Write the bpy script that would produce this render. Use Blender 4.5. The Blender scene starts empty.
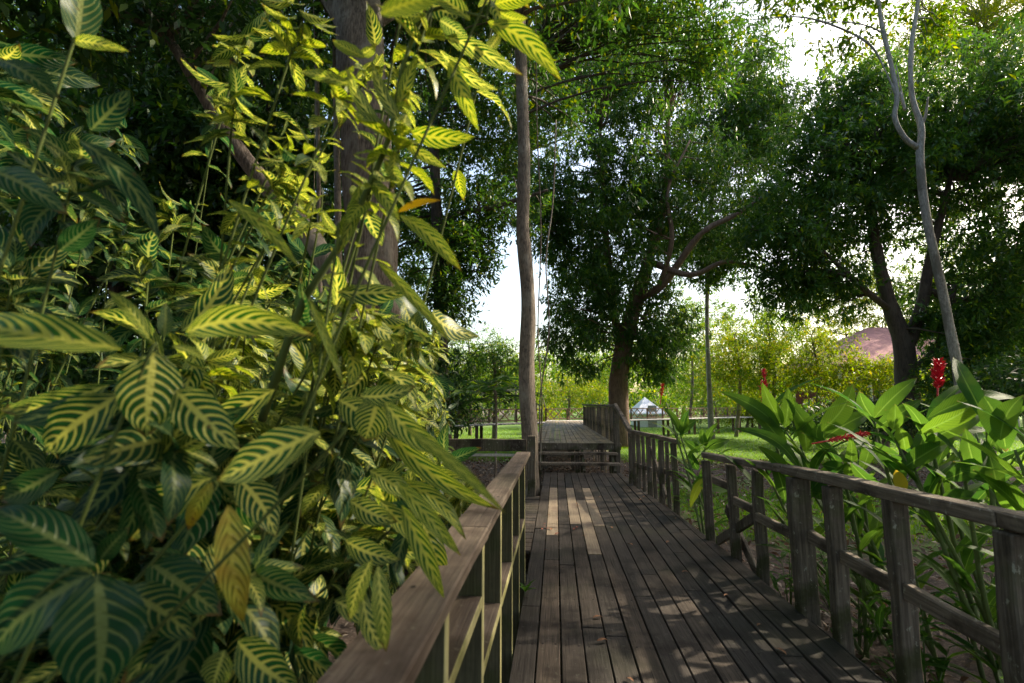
import bpy, bmesh, math, random
import numpy as np
from mathutils import Vector, Matrix, noise
random.seed(7); RNG = np.random.default_rng(7)
sc = bpy.context.scene; C = sc.collection; R = math.radians

# ------------------------------------------------------------ camera, sky, sun, exposure
F = 490.0; TH = math.atan((405-341.5)/F); PS = math.atan(44/F*math.cos(TH)); CH = 1.5
cam = bpy.data.cameras.new('camera'); cam.sensor_width = 36; cam.lens = 36*F/1024
cam.clip_start = 0.05; cam.clip_end = 2000
cam.dof.use_dof = True; cam.dof.focus_distance = 8.0; cam.dof.aperture_fstop = 2.6
co = bpy.data.objects.new('camera', cam); C.objects.link(co)
co.location = (0, 0, CH); co.rotation_euler = (math.pi/2+TH, 0, PS); sc.camera = co

SUN_EL = R(36); SUN_AZ = R(62)          # azimuth measured from +Y towards +X
w = bpy.data.worlds.new('World'); sc.world = w; w.use_nodes = True
nt = w.node_tree; bg = nt.nodes['Background']
sky = nt.nodes.new('ShaderNodeTexSky'); sky.sky_type = 'NISHITA'; sky.sun_disc = False
sky.sun_elevation = SUN_EL; sky.sun_rotation = SUN_AZ; sky.dust_density = 3.5; sky.air_density = 1.3; sky.ozone_density = 0.3
nt.links.new(sky.outputs[0], bg.inputs[0]); bg.inputs[1].default_value = 0.15
sl = bpy.data.lights.new('sun', 'SUN'); sl.energy = 3.6; sl.angle = R(0.9); sl.color = (1.0, 0.88, 0.68)
so = bpy.data.objects.new('sun', sl); C.objects.link(so)
sd = Vector((math.cos(SUN_EL)*math.sin(SUN_AZ), math.cos(SUN_EL)*math.cos(SUN_AZ), math.sin(SUN_EL)))
so.rotation_euler = sd.to_track_quat('Z', 'Y').to_euler(); so.location = (30, 30, 40)
sc.view_settings.view_transform = 'Standard'; sc.view_settings.look = 'None'
sc.view_settings.exposure = 1.38; sc.view_settings.gamma = 1.0
sc.cycles.max_bounces = 7; sc.cycles.diffuse_bounces = 4; sc.cycles.transmission_bounces = 5; sc.cycles.glossy_bounces = 2
sc.cycles.transparent_max_bounces = 4; sc.cycles.sample_clamp_indirect = 4.0

GZ = -0.55
_fw = Vector((-math.sin(PS)*math.cos(TH), math.cos(PS)*math.cos(TH), math.sin(TH)))
_rt = Vector((math.cos(PS), math.sin(PS), 0)); _up = _rt.cross(_fw)
def P(x, y, Y):
    """measured point of the photograph at distance Y along the walk"""
    r = _fw + _rt*((x-512)/F) - _up*((y-341.5)/F)
    p = r*(Y/r.y); p.z += CH; return p
def PD(x, y, d):
    r = _fw + _rt*((x-512)/F) - _up*((y-341.5)/F)
    p = r*d; p.z += CH; return p

# ------------------------------------------------------------ object helpers
def tag(o, label=None, cat=None, group=None, kind=None):
    if label: o['label'] = label
    if cat: o['category'] = cat
    if group: o['group'] = group
    if kind: o['kind'] = kind
    return o
def thing(name, label, cat, loc=(0, 0, 0), group=None):
    o = bpy.data.objects.new(name, None); C.objects.link(o); o.location = loc
    o.empty_display_size = 0.2
    return tag(o, label, cat, group)
def link(name, me, mats, parent=None, bevel=0):
    for m in (mats if isinstance(mats, (list, tuple)) else [mats]): me.materials.append(m)
    o = bpy.data.objects.new(name, me); C.objects.link(o)
    if parent is not None:
        o.parent = parent
        # meshes are made in world coordinates: shift back by the parent chain
        l = Vector((0, 0, 0)); p = parent
        while p: l += p.location; p = p.parent
        o.location = -l
    if bevel:
        b = o.modifiers.new('bevel', 'BEVEL'); b.width = bevel; b.segments = 1; b.limit_method = 'ANGLE'
    return o
def recenter(o):
    """put a parented world-coordinates mesh's origin at its own middle"""
    me = o.data; n = len(me.vertices); a = np.empty(n*3, np.float32); me.vertices.foreach_get('co', a); a = a.reshape(-1, 3)
    c = (a.min(0)+a.max(0))/2; a -= c; me.vertices.foreach_set('co', a.ravel()); o.location = o.location + Vector(c.tolist()); me.update()
    return o
def np_mesh(name, verts, faces, uv=None, tone=None, smooth=False):
    """verts (N,3); faces (M,4) int"""
    me = bpy.data.meshes.new(name); verts = np.asarray(verts, np.float32); faces = np.asarray(faces, np.int32)
    nf, k = faces.shape
    me.vertices.add(len(verts)); me.vertices.foreach_set('co', verts.ravel())
    me.loops.add(nf*k); me.loops.foreach_set('vertex_index', faces.ravel())
    me.polygons.add(nf); me.polygons.foreach_set('loop_start', np.arange(0, nf*k, k, dtype=np.int32))
    if smooth: me.polygons.foreach_set('use_smooth', np.ones(nf, bool))
    if uv is not None:
        l = me.uv_layers.new(name='UVMap'); l.data.foreach_set('uv', np.asarray(uv, np.float32)[faces.ravel()].ravel())
    if tone is not None:
        a = me.attributes.new('tone', 'FLOAT', 'POINT'); a.data.foreach_set('value', np.asarray(tone, np.float32))
    me.update(calc_edges=True); me.validate(); return me

class MB:
    """collects boxes, beams and tubes into one mesh"""
    def __init__(s): s.v = []; s.f = []; s.m = []
    def add(s, vs, fs, mi=0):
        o = len(s.v); s.v += [tuple(v) for v in vs]; s.f += [tuple(i+o for i in f) for f in fs]
        s.m += (mi if isinstance(mi, list) else [mi]*len(fs))
    def box(s, x0, x1, y0, y1, z0, z1, j=0.0, mi=0):
        vs = [(x, y, z) for z in (z0, z1) for (x, y) in ((x0, y0), (x1, y0), (x1, y1), (x0, y1))]
        if j: vs = [tuple(c+random.uniform(-j, j) for c in v) for v in vs]
        s.add(vs, [(3, 2, 1, 0), (4, 5, 6, 7), (0, 1, 5, 4), (1, 2, 6, 5), (2, 3, 7, 6), (3, 0, 4, 7)], mi)
    def beam(s, a, b, wd, ht, up=(0, 0, 1), j=0.0, n=1, mi=0):
        """rectangular bar from a to b, n segments with a little warp"""
        a = Vector(a); b = Vector(b); d = (b-a).normalized(); u = Vector(up)
        sx = d.cross(u).normalized(); u = sx.cross(d).normalized(); vs = []; fs = []
        for i in range(n+1):
            c = a.lerp(b, i/n)
            if j: c = c + Vector((random.uniform(-j, j), random.uniform(-j, j), random.uniform(-j, j)))
            ww = wd*(1+random.uniform(-1, 1)*(0.05 if j else 0)); hh = ht*(1+random.uniform(-1, 1)*(0.05 if j else 0))
            for (p, q) in ((-1, -1), (1, -1), (1, 1), (-1, 1)): vs.append(c+sx*(p*ww/2)+u*(q*hh/2))
        for i in range(n):
            for k in range(4): fs.append((i*4+k, i*4+(k+1) % 4, i*4+4+(k+1) % 4, i*4+4+k))
        fs += [(3, 2, 1, 0), (n*4, n*4+1, n*4+2, n*4+3)]
        s.add(vs, fs, mi)
    def tube(s, pts, seg=8, ridge=0.0, nz=0.0, cap=True, mi=0):
        """pts: (x,y,z,r)"""
        n = len(pts); vs = []; fs = []; ph = random.uniform(0, 9)
        for i in range(n):
            c = Vector(pts[i][:3]); r = pts[i][3]
            t = (Vector(pts[min(i+1, n-1)][:3])-Vector(pts[max(i-1, 0)][:3]))
            t = t.normalized() if t.length > 1e-6 else Vector((0, 0, 1))
            ax = Vector((1, 0, 0)) if abs(t.x) < 0.8 else Vector((0, 1, 0))
            e = t.cross(ax).normalized(); g = t.cross(e)
            for k in range(seg):
                a = 2*math.pi*k/seg; q = r
                if ridge: q *= 1+ridge*math.sin(3*a+ph)+ridge*0.6*math.sin(7*a+ph*2+i*0.15)
                if nz: q *= 1+nz*noise.noise(Vector((math.cos(a)*2+ph, math.sin(a)*2, c.z*1.5)))
                vs.append(c+e*(math.cos(a)*q)+g*(math.sin(a)*q))
        for i in range(n-1):
            for k in range(seg): fs.append((i*seg+k, i*seg+(k+1) % seg, (i+1)*seg+(k+1) % seg, (i+1)*seg+k))
        if cap: fs += [tuple(range(seg))[::-1], tuple((n-1)*seg+k for k in range(seg))]
        s.add(vs, fs, mi)
    def build(s, name, mats, parent=None, bevel=0, smooth=False):
        me = bpy.data.meshes.new(name); me.from_pydata(s.v, [], s.f)
        me.polygons.foreach_set('material_index', s.m)
        if smooth: me.polygons.foreach_set('use_smooth', [True]*len(s.f))
        bm = bmesh.new(); bm.from_mesh(me); bmesh.ops.recalc_face_normals(bm, faces=bm.faces); bm.to_mesh(me); bm.free(); me.update()
        return link(name, me, mats, parent, bevel)
def smooth_path(pts, per=6):
    """Catmull-Rom through (x,y,z,r) tuples"""
    p = [np.array(q, float) for q in pts]; p = [2*p[0]-p[1]]+p+[2*p[-1]-p[-2]]; out = []
    for i in range(1, len(p)-2):
        for k in range(per):
            t = k/per; a, b, c, d = p[i-1], p[i], p[i+1], p[i+2]
            out.append(0.5*((2*b)+(c-a)*t+(2*a-5*b+4*c-d)*t*t+(3*b-a-3*c+d)*t**3))
    out.append(p[-2]); return [tuple(q) for q in out]

# ------------------------------------------------------------ materials
def newmat(name):
    m = bpy.data.materials.new(name); m.use_nodes = True; return m, m.node_tree, m.node_tree.nodes, m.node_tree.links
def N(nt, t, **kw):
    n = nt.nodes.new(t)
    for k, v in kw.items(): setattr(n, k, v)
    return n
def mth(nt, op, a, b=None, c=None):
    n = nt.nodes.new('ShaderNodeMath'); n.operation = op
    for i, x in enumerate((a, b, c)):
        if x is None: continue
        if isinstance(x, (int, float)): n.inputs[i].default_value = x
        else: nt.links.new(x, n.inputs[i])
    return n.outputs[0]
def mixc(nt, f, a, b, mode='MIX'):
    n = nt.nodes.new('ShaderNodeMix'); n.data_type = 'RGBA'; n.blend_type = mode
    for i, x in ((0, f), (6, a), (7, b)):
        if isinstance(x, (int, float)): n.inputs[i].default_value = x
        elif isinstance(x, tuple): n.inputs[i].default_value = (*x, 1)
        else: nt.links.new(x, n.inputs[i])
    return n.outputs[2]
def smst(nt, x, lo, hi):
    n = nt.nodes.new('ShaderNodeMapRange'); n.interpolation_type = 'SMOOTHSTEP'
    nt.links.new(x, n.inputs[0]); n.inputs[1].default_value = lo; n.inputs[2].default_value = hi
    return n.outputs[0]
def noise_tex(nt, scale=(1, 1, 1), s=5.0, det=5, rough=0.6, coord='Object'):
    tc = N(nt, 'ShaderNodeTexCoord'); mp = N(nt, 'ShaderNodeMapping'); mp.inputs[3].default_value = scale
    nt.links.new(tc.outputs[coord], mp.inputs[0]); n = N(nt, 'ShaderNodeTexNoise'); n.inputs['Scale'].default_value = s
    n.inputs['Detail'].default_value = det; n.inputs['Roughness'].default_value = rough; nt.links.new(mp.outputs[0], n.inputs[0]); return n.outputs[0]

def wood(name, base, pale, axis='Y', stain=(0.02, 0.017, 0.012), lichen=0.0, moss=0.0, var=0.5, lich=(0.42, 0.42, 0.33)):
    m, nt, ns, ln = newmat(name); b = ns['Principled BSDF']; b.inputs['Roughness'].default_value = 0.72
    b.inputs['Specular IOR Level'].default_value = 0.2
    sc_ = {'X': (0.35, 9, 9), 'Y': (9, 0.35, 9), 'Z': (9, 9, 0.35), 'N': (5, 5, 5)}[axis]
    grain = noise_tex(nt, sc_, 7, 6, 0.65); blot = noise_tex(nt, (1, 1, 1), 2.6, 5, 0.62); fine = noise_tex(nt, sc_, 26, 4, 0.7)
    isl = N(nt, 'ShaderNodeNewGeometry').outputs['Random Per Island']
    c = mixc(nt, smst(nt, grain, 0.3, 0.72), base, pale)
    c = mixc(nt, smst(nt, blot, 0.45, 0.68), c, stain)
    c = mixc(nt, mth(nt, 'MULTIPLY', smst(nt, fine, 0.55, 0.75), 0.6), c, stain)
    v = mth(nt, 'ADD', mth(nt, 'MULTIPLY', isl, var), 1-var/2)
    hv = N(nt, 'ShaderNodeHueSaturation'); ln.new(c, hv.inputs['Color']); ln.new(v, hv.inputs['Value'])
    ln.new(mth(nt, 'ADD', mth(nt, 'MULTIPLY', isl, 0.5), 0.7), hv.inputs['Saturation']); c = hv.outputs[0]
    if moss:
        ms = noise_tex(nt, (1, 1, 1), 3.7, 4, 0.6)
        c = mixc(nt, mth(nt, 'MULTIPLY', smst(nt, ms, 0.48, 0.62), moss), c, (0.055, 0.07, 0.018))
    if lichen:
        l1 = noise_tex(nt, (1, 1, 0.6), 24, 5, 0.7)
        c = mixc(nt, mth(nt, 'MULTIPLY', smst(nt, l1, 0.6, 0.68), lichen), c, lich)
    ln.new(c, b.inputs['Base Color'])
    bp = N(nt, 'ShaderNodeBump'); bp.inputs['Strength'].default_value = 0.6; bp.inputs['Distance'].default_value = 0.006
    ln.new(mth(nt, 'ADD', grain, mth(nt, 'MULTIPLY', fine, 0.6)), bp.inputs['Height']); ln.new(bp.outputs[0], b.inputs['Normal'])
    return m
def leafmat(name, c1, c2, c3=None, trans=0.4, rough=0.42, tc=None, spec=0.4, f3=0.12):
    """leaf: gloss + transmitted light; colour differs leaf by leaf"""
    m, nt, ns, ln = newmat(name); b = ns['Principled BSDF']; b.inputs['Roughness'].default_value = rough
    b.inputs['Specular IOR Level'].default_value = spec
    isl = N(nt, 'ShaderNodeNewGeometry').outputs['Random Per Island']
    big = noise_tex(nt, (1, 1, 1), 0.35, 2, 0.5)
    f = mth(nt, 'ADD', mth(nt, 'MULTIPLY', isl, 0.6), mth(nt, 'MULTIPLY', mth(nt, 'SUBTRACT', big, 0.3), 1.0))
    c = mixc(nt, f, c1, c2)
    if c3: c = mixc(nt, mth(nt, 'GREATER_THAN', mth(nt, 'FRACT', mth(nt, 'MULTIPLY', isl, 37.7)), 1-f3), c, c3)
    ln.new(c, b.inputs['Base Color'])
    t = N(nt, 'ShaderNodeBsdfTranslucent'); hv = N(nt, 'ShaderNodeHueSaturation'); hv.inputs['Saturation'].default_value = 1.15
    hv.inputs['Value'].default_value = 2.3; hv.inputs['Hue'].default_value = 0.485; ln.new(c, hv.inputs['Color']); ln.new(hv.outputs[0], t.inputs[0])
    mx = N(nt, 'ShaderNodeMixShader'); mx.inputs[0].default_value = trans
    ln.new(b.outputs[0], mx.inputs[1]); ln.new(t.outputs[0], mx.inputs[2]); ln.new(mx.outputs[0], ns['Material Output'].inputs[0])
    return m
def barkmat(name, c1, c2, c3, s=1.0, spots=0.4, bump=0.03):
    m, nt, ns, ln = newmat(name); b = ns['Principled BSDF']; b.inputs['Roughness'].default_value = 0.85
    a = noise_tex(nt, (6*s, 6*s, 1.1*s), 3, 8, 0.7); d = noise_tex(nt, (1, 1, 0.6), 1.8, 5, 0.6); e = noise_tex(nt, (1, 1, 1), 9, 4, 0.6)
    c = mixc(nt, smst(nt, a, 0.35, 0.65), c1, c2); c = mixc(nt, mth(nt, 'MULTIPLY', smst(nt, d, 0.5, 0.62), spots), c, c3)
    c = mixc(nt, mth(nt, 'MULTIPLY', smst(nt, e, 0.58, 0.68), spots*0.8), c, (c1[0]*0.5, c1[1]*0.5, c1[2]*0.5)); ln.new(c, b.inputs['Base Color'])
    bp = N(nt, 'ShaderNodeBump'); bp.inputs['Strength'].default_value = 0.9; bp.inputs['Distance'].default_value = bump
    ln.new(a, bp.inputs['Height']); ln.new(bp.outputs[0], b.inputs['Normal']); return m
def zebramat():
    m, nt, ns, ln = newmat('variegated_leaf'); b = ns['Principled BSDF']; b.inputs['Roughness'].default_value = 0.4
    b.inputs['Specular IOR Level'].default_value = 0.25
    uv = N(nt, 'ShaderNodeUVMap'); uv.uv_map = 'UVMap'; sp = N(nt, 'ShaderNodeSeparateXYZ'); ln.new(uv.outputs[0], sp.inputs[0])
    at = N(nt, 'ShaderNodeAttribute'); at.attribute_name = 'tone'; tone = at.outputs['Fac']
    isl = N(nt, 'ShaderNodeNewGeometry').outputs['Random Per Island']
    nz = noise_tex(nt, (1, 1, 1), 22, 3, 0.5)
    s = mth(nt, 'ABSOLUTE', mth(nt, 'MULTIPLY', mth(nt, 'SUBTRACT', sp.outputs[0], 0.5), 2.0))
    bend = mth(nt, 'ADD', mth(nt, 'MULTIPLY', mth(nt, 'POWER', s, 2.2), 0.20), mth(nt, 'MULTIPLY', s, 0.10))
    side = mth(nt, 'MULTIPLY', mth(nt, 'GREATER_THAN', sp.outputs[0], 0.5), 0.35)
    cnt = mth(nt, 'ADD', mth(nt, 'MULTIPLY', isl, 2.5), 7.5)
    q = mth(nt, 'ADD', mth(nt, 'MULTIPLY', mth(nt, 'SUBTRACT', sp.outputs[1], bend), cnt), side)
    q = mth(nt, 'ADD', q, mth(nt, 'MULTIPLY', nz, 0.45))
    tri = mth(nt, 'MULTIPLY', mth(nt, 'ABSOLUTE', mth(nt, 'SUBTRACT', mth(nt, 'FRACT', q), 0.5)), 2.0)
    # vein half-width grows with tone (yellow leaves), shrinks near the margin
    thr = mth(nt, 'ADD', mth(nt, 'SUBTRACT', 0.76, mth(nt, 'MULTIPLY', tone, 0.30)), mth(nt, 'MULTIPLY', s, 0.10))
    f1 = smst(nt, mth(nt, 'SUBTRACT', tri, thr), -0.10, 0.12)
    f2 = mth(nt, 'SUBTRACT', 1.0, smst(nt, mth(nt, 'SUBTRACT', s, mth(nt, 'MULTIPLY', mth(nt, 'SUBTRACT', 1.0, sp.outputs[1]), 0.07)), 0.05, 0.12))
    fv = mth(nt, 'MAXIMUM', f1, f2)
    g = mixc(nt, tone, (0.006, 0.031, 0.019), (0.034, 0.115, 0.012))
    y = mixc(nt, smst(nt, tone, 0.02, 0.5), (0.13, 0.175, 0.06), (0.56, 0.54, 0.13)); y = mixc(nt, smst(nt, tone, 0.55, 1.0), y, (0.42, 0.43, 0.07))  # vein colour dimmed at low tone, painting deep shade on filler leaves
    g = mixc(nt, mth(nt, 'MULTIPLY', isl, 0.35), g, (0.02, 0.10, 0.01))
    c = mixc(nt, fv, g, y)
    dead = smst(nt, mth(nt, 'ADD', tone, mth(nt, 'MULTIPLY', nz, 0.5)), 1.45, 1.75)
    c = mixc(nt, dead, c, (0.27, 0.18, 0.025))
    blem = noise_tex(nt, (1, 1, 1), 38, 4, 0.65); tipm = smst(nt, mth(nt, 'ADD', mth(nt, 'ADD', sp.outputs[1], mth(nt, 'MULTIPLY', s, 0.12)), mth(nt, 'ADD', mth(nt, 'MULTIPLY', blem, 0.35), mth(nt, 'MULTIPLY', isl, 0.12))), 1.22, 1.30)
    spots = mth(nt, 'MULTIPLY', smst(nt, blem, 0.66, 0.72), mth(nt, 'GREATER_THAN', mth(nt, 'FRACT', mth(nt, 'MULTIPLY', isl, 13.3)), 0.4))
    c = mixc(nt, mth(nt, 'MULTIPLY', mth(nt, 'MAXIMUM', tipm, spots), 0.85), c, (0.11, 0.065, 0.02))
    ln.new(c, b.inputs['Base Color'])
    bp = N(nt, 'ShaderNodeBump'); bp.inputs['Strength'].default_value = 0.7; bp.inputs['Distance'].default_value = 0.005
    bp.invert = True; ln.new(f1, bp.inputs['Height']); ln.new(bp.outputs[0], b.inputs['Normal'])
    t = N(nt, 'ShaderNodeBsdfTranslucent'); hv = N(nt, 'ShaderNodeHueSaturation'); hv.inputs['Saturation'].default_value = 1.15; hv.inputs['Value'].default_value = 1.7
    ln.new(c, hv.inputs['Color']); ln.new(hv.outputs[0], t.inputs[0]); mx = N(nt, 'ShaderNodeMixShader'); mx.inputs[0].default_value = 0.42
    ln.new(b.outputs[0], mx.inputs[1]); ln.new(t.outputs[0], mx.inputs[2]); ln.new(mx.outputs[0], ns['Material Output'].inputs[0]); return m
def gingermat():
    m, nt, ns, ln = newmat('ginger_leaf'); b = ns['Principled BSDF']; b.inputs['Roughness'].default_value = 0.5; b.inputs['Specular IOR Level'].default_value = 0.18
    uv = N(nt, 'ShaderNodeUVMap'); uv.uv_map = 'UVMap'; sp = N(nt, 'ShaderNodeSeparateXYZ'); ln.new(uv.outputs[0], sp.inputs[0])
    at = N(nt, 'ShaderNodeAttribute'); at.attribute_name = 'tone'; tone = at.outputs['Fac']
    s = mth(nt, 'ABSOLUTE', mth(nt, 'MULTIPLY', mth(nt, 'SUBTRACT', sp.outputs[0], 0.5), 2.0))
    q = mth(nt, 'FRACT', mth(nt, 'MULTIPLY', mth(nt, 'SUBTRACT', sp.outputs[1], mth(nt, 'MULTIPLY', s, 0.16)), 26))
    rib = mth(nt, 'MULTIPLY', mth(nt, 'ABSOLUTE', mth(nt, 'SUBTRACT', q, 0.5)), 2.0)
    c = mixc(nt, tone, (0.016, 0.075, 0.010), (0.10, 0.20, 0.012)); c = mixc(nt, mth(nt, 'MULTIPLY', rib, 0.5), c, (0.02, 0.08, 0.01))
    blot = noise_tex(nt, (1, 1, 1), 5, 4, 0.6); c = mixc(nt, mth(nt, 'MULTIPLY', smst(nt, blot, 0.5, 0.7), 0.4), c, (0.09, 0.17, 0.012))
    c = mixc(nt, mth(nt, 'SUBTRACT', 1.0, smst(nt, s, 0.03, 0.10)), c, (0.11, 0.22, 0.03))
    c = mixc(nt, smst(nt, tone, 1.4, 1.8), c, (0.42, 0.33, 0.02))
    bl = noise_tex(nt, (1, 1, 1), 30, 4, 0.65); tipm = smst(nt, mth(nt, 'ADD', mth(nt, 'ADD', sp.outputs[1], mth(nt, 'MULTIPLY', s, 0.14)), mth(nt, 'MULTIPLY', bl, 0.35)), 1.20, 1.27)
    c = mixc(nt, mth(nt, 'MULTIPLY', mth(nt, 'MAXIMUM', tipm, smst(nt, bl, 0.69, 0.73)), 0.8), c, (0.14, 0.085, 0.025))
    ln.new(c, b.inputs['Base Color']); bp = N(nt, 'ShaderNodeBump'); bp.inputs['Strength'].default_value = 0.4; bp.inputs['Distance'].default_value = 0.003
    ln.new(rib, bp.inputs['Height']); ln.new(bp.outputs[0], b.inputs['Normal'])
    t = N(nt, 'ShaderNodeBsdfTranslucent'); hv = N(nt, 'ShaderNodeHueSaturation'); hv.inputs['Value'].default_value = 2.2; hv.inputs['Hue'].default_value = 0.485
    ln.new(c, hv.inputs['Color']); ln.new(hv.outputs[0], t.inputs[0]); mx = N(nt, 'ShaderNodeMixShader'); mx.inputs[0].default_value = 0.52
    ln.new(b.outputs[0], mx.inputs[1]); ln.new(t.outputs[0], mx.inputs[2]); ln.new(mx.outputs[0], ns['Material Output'].inputs[0]); return m
def plain(name, col, rough=0.7, var=0.25, s=6):
    m, nt, ns, ln = newmat(name); b = ns['Principled BSDF']; b.inputs['Roughness'].default_value = rough
    n = noise_tex(nt, (1, 1, 1), s, 6, 0.65); c = mixc(nt, smst(nt, n, 0.3, 0.7), tuple(x*(1-var) for x in col), tuple(min(1, x*(1+var)) for x in col))
    ln.new(c, b.inputs['Base Color']); return m

def nails(m, x0=-0.275, pitch=0.146, half=0.04, mid=0.068, y0=-1.2, ys=0.75):
    nt = m.node_tree; b = nt.nodes['Principled BSDF']; old = b.inputs['Base Color'].links[0].from_socket
    tc = N(nt, 'ShaderNodeNewGeometry'); sp = N(nt, 'ShaderNodeSeparateXYZ'); nt.links.new(tc.outputs['Position'], sp.inputs[0])
    u = mth(nt, 'MULTIPLY', mth(nt, 'FRACT', mth(nt, 'DIVIDE', mth(nt, 'SUBTRACT', sp.outputs[0], x0), pitch)), pitch)
    u = mth(nt, 'SUBTRACT', mth(nt, 'ABSOLUTE', mth(nt, 'SUBTRACT', u, mid)), half); v = mth(nt, 'SUBTRACT', mth(nt, 'MULTIPLY', mth(nt, 'FRACT', mth(nt, 'DIVIDE', mth(nt, 'SUBTRACT', sp.outputs[1], y0), ys)), ys), 0.025)
    d = mth(nt, 'SQRT', mth(nt, 'ADD', mth(nt, 'MULTIPLY', u, u), mth(nt, 'MULTIPLY', mth(nt, 'MULTIPLY', v, v), 0.5)))
    c = mixc(nt, mth(nt, 'SUBTRACT', 1.0, smst(nt, d, 0.004, 0.010)), old, (0.014, 0.010, 0.008))
    sp_ = noise_tex(nt, (30, 0.5, 30), 3, 3, 0.5); c = mixc(nt, mth(nt, 'MULTIPLY', smst(nt, sp_, 0.63, 0.67), 0.8), c, (0.012, 0.009, 0.007))
    ms = noise_tex(nt, (1, 1, 1), 0.9, 6, 0.65); c = mixc(nt, mth(nt, 'MULTIPLY', smst(nt, ms, 0.5, 0.66), 0.45), c, (0.035, 0.036, 0.020)); nt.links.new(c, b.inputs['Base Color'])
M_deck = wood('deck_wood', (0.038, 0.030, 0.024), (0.080, 0.064, 0.052), 'Y', (0.020, 0.015, 0.012), lichen=0.12, var=0.75)
nails(M_deck)
M_new = wood('new_board_wood', (0.20, 0.158, 0.115), (0.29, 0.24, 0.18), 'Y', (0.17, 0.13, 0.10), var=0.15)
M_railL = wood('handrail_wood', (0.085, 0.066, 0.054), (0.165, 0.133, 0.108), 'Y', (0.05, 0.036, 0.028), lichen=0.15, var=0.3)
nails(M_railL, -0.438, 0.2, 0.035, 0.1, 0.003, 0.64)
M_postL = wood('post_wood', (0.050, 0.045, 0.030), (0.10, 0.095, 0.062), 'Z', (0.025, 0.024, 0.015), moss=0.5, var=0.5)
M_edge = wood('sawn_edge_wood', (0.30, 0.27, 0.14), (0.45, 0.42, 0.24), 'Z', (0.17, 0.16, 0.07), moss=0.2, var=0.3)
M_postR = wood('weathered_post_wood', (0.055, 0.045, 0.036), (0.16, 0.135, 0.108), 'Z', (0.020, 0.015, 0.011), lichen=0.55, moss=0.4, var=0.4)
M_railR = wood('weathered_rail_wood', (0.085, 0.068, 0.054), (0.23, 0.19, 0.15), 'Y', (0.035, 0.026, 0.02), lichen=0.6, var=0.4)
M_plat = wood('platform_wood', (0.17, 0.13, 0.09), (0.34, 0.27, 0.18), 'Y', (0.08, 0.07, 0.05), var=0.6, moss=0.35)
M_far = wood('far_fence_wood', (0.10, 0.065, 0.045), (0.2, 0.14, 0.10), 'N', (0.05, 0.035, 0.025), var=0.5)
M_farpale = wood('sunlit_pale_wood', (0.42, 0.38, 0.36), (0.6, 0.56, 0.55), 'N', (0.3, 0.27, 0.25), var=0.3)  # pale colour carries the sunlit white of the far walkway
M_zebra = zebramat(); M_ginger = gingermat()
M_gstem = plain('ginger_stem', (0.10, 0.14, 0.035)); M_zstem = plain('shrub_stem', (0.060, 0.085, 0.012), 0.95); M_zwood = plain('shrub_wood', (0.10, 0.085, 0.045))
M_red = plain('red_bract', (0.62, 0.012, 0.03), 0.4, 0.35, 30)
M_bark_grey = barkmat('grey_bark', (0.085, 0.062, 0.044), (0.27, 0.21, 0.16), (0.36, 0.32, 0.26), 1.8, .6, .09)
M_bark_slim = barkmat('slim_trunk_bark', (0.085, 0.068, 0.05), (0.24, 0.19, 0.145), (0.30, 0.28, 0.23), 2.5, 0.7)
M_bark_dark = barkmat('dark_bark', (0.045, 0.032, 0.024), (0.10, 0.072, 0.052), (0.13, 0.11, 0.08))
M_bark_pale = barkmat('pale_bark', (0.20, 0.18, 0.155), (0.40, 0.37, 0.33), (0.13, 0.115, 0.09), 2.2, 0.75, 0.03)
M_bark_red = barkmat('brown_bark', (0.12, 0.07, 0.045), (0.24, 0.15, 0.10), (0.08, 0.05, 0.035))
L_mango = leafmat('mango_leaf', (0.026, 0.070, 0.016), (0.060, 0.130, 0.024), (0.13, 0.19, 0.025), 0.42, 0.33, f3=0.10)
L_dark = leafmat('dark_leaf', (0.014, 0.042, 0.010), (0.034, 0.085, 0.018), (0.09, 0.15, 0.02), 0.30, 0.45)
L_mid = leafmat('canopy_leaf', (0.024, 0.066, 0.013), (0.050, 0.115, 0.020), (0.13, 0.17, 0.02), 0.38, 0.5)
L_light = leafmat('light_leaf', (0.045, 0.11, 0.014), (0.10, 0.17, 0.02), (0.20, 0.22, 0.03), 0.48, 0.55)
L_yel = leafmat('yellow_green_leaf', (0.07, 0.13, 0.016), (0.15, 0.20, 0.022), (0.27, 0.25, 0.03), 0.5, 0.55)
L_litter = leafmat('dry_leaf', (0.09, 0.055, 0.032), (0.19, 0.125, 0.08), (0.32, 0.26, 0.20), 0.1, 0.75, f3=0.2)
L_grass = leafmat('grass_blade', (0.07, 0.17, 0.012), (0.13, 0.26, 0.015), (0.17, 0.22, 0.03), 0.45, 0.6)

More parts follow.
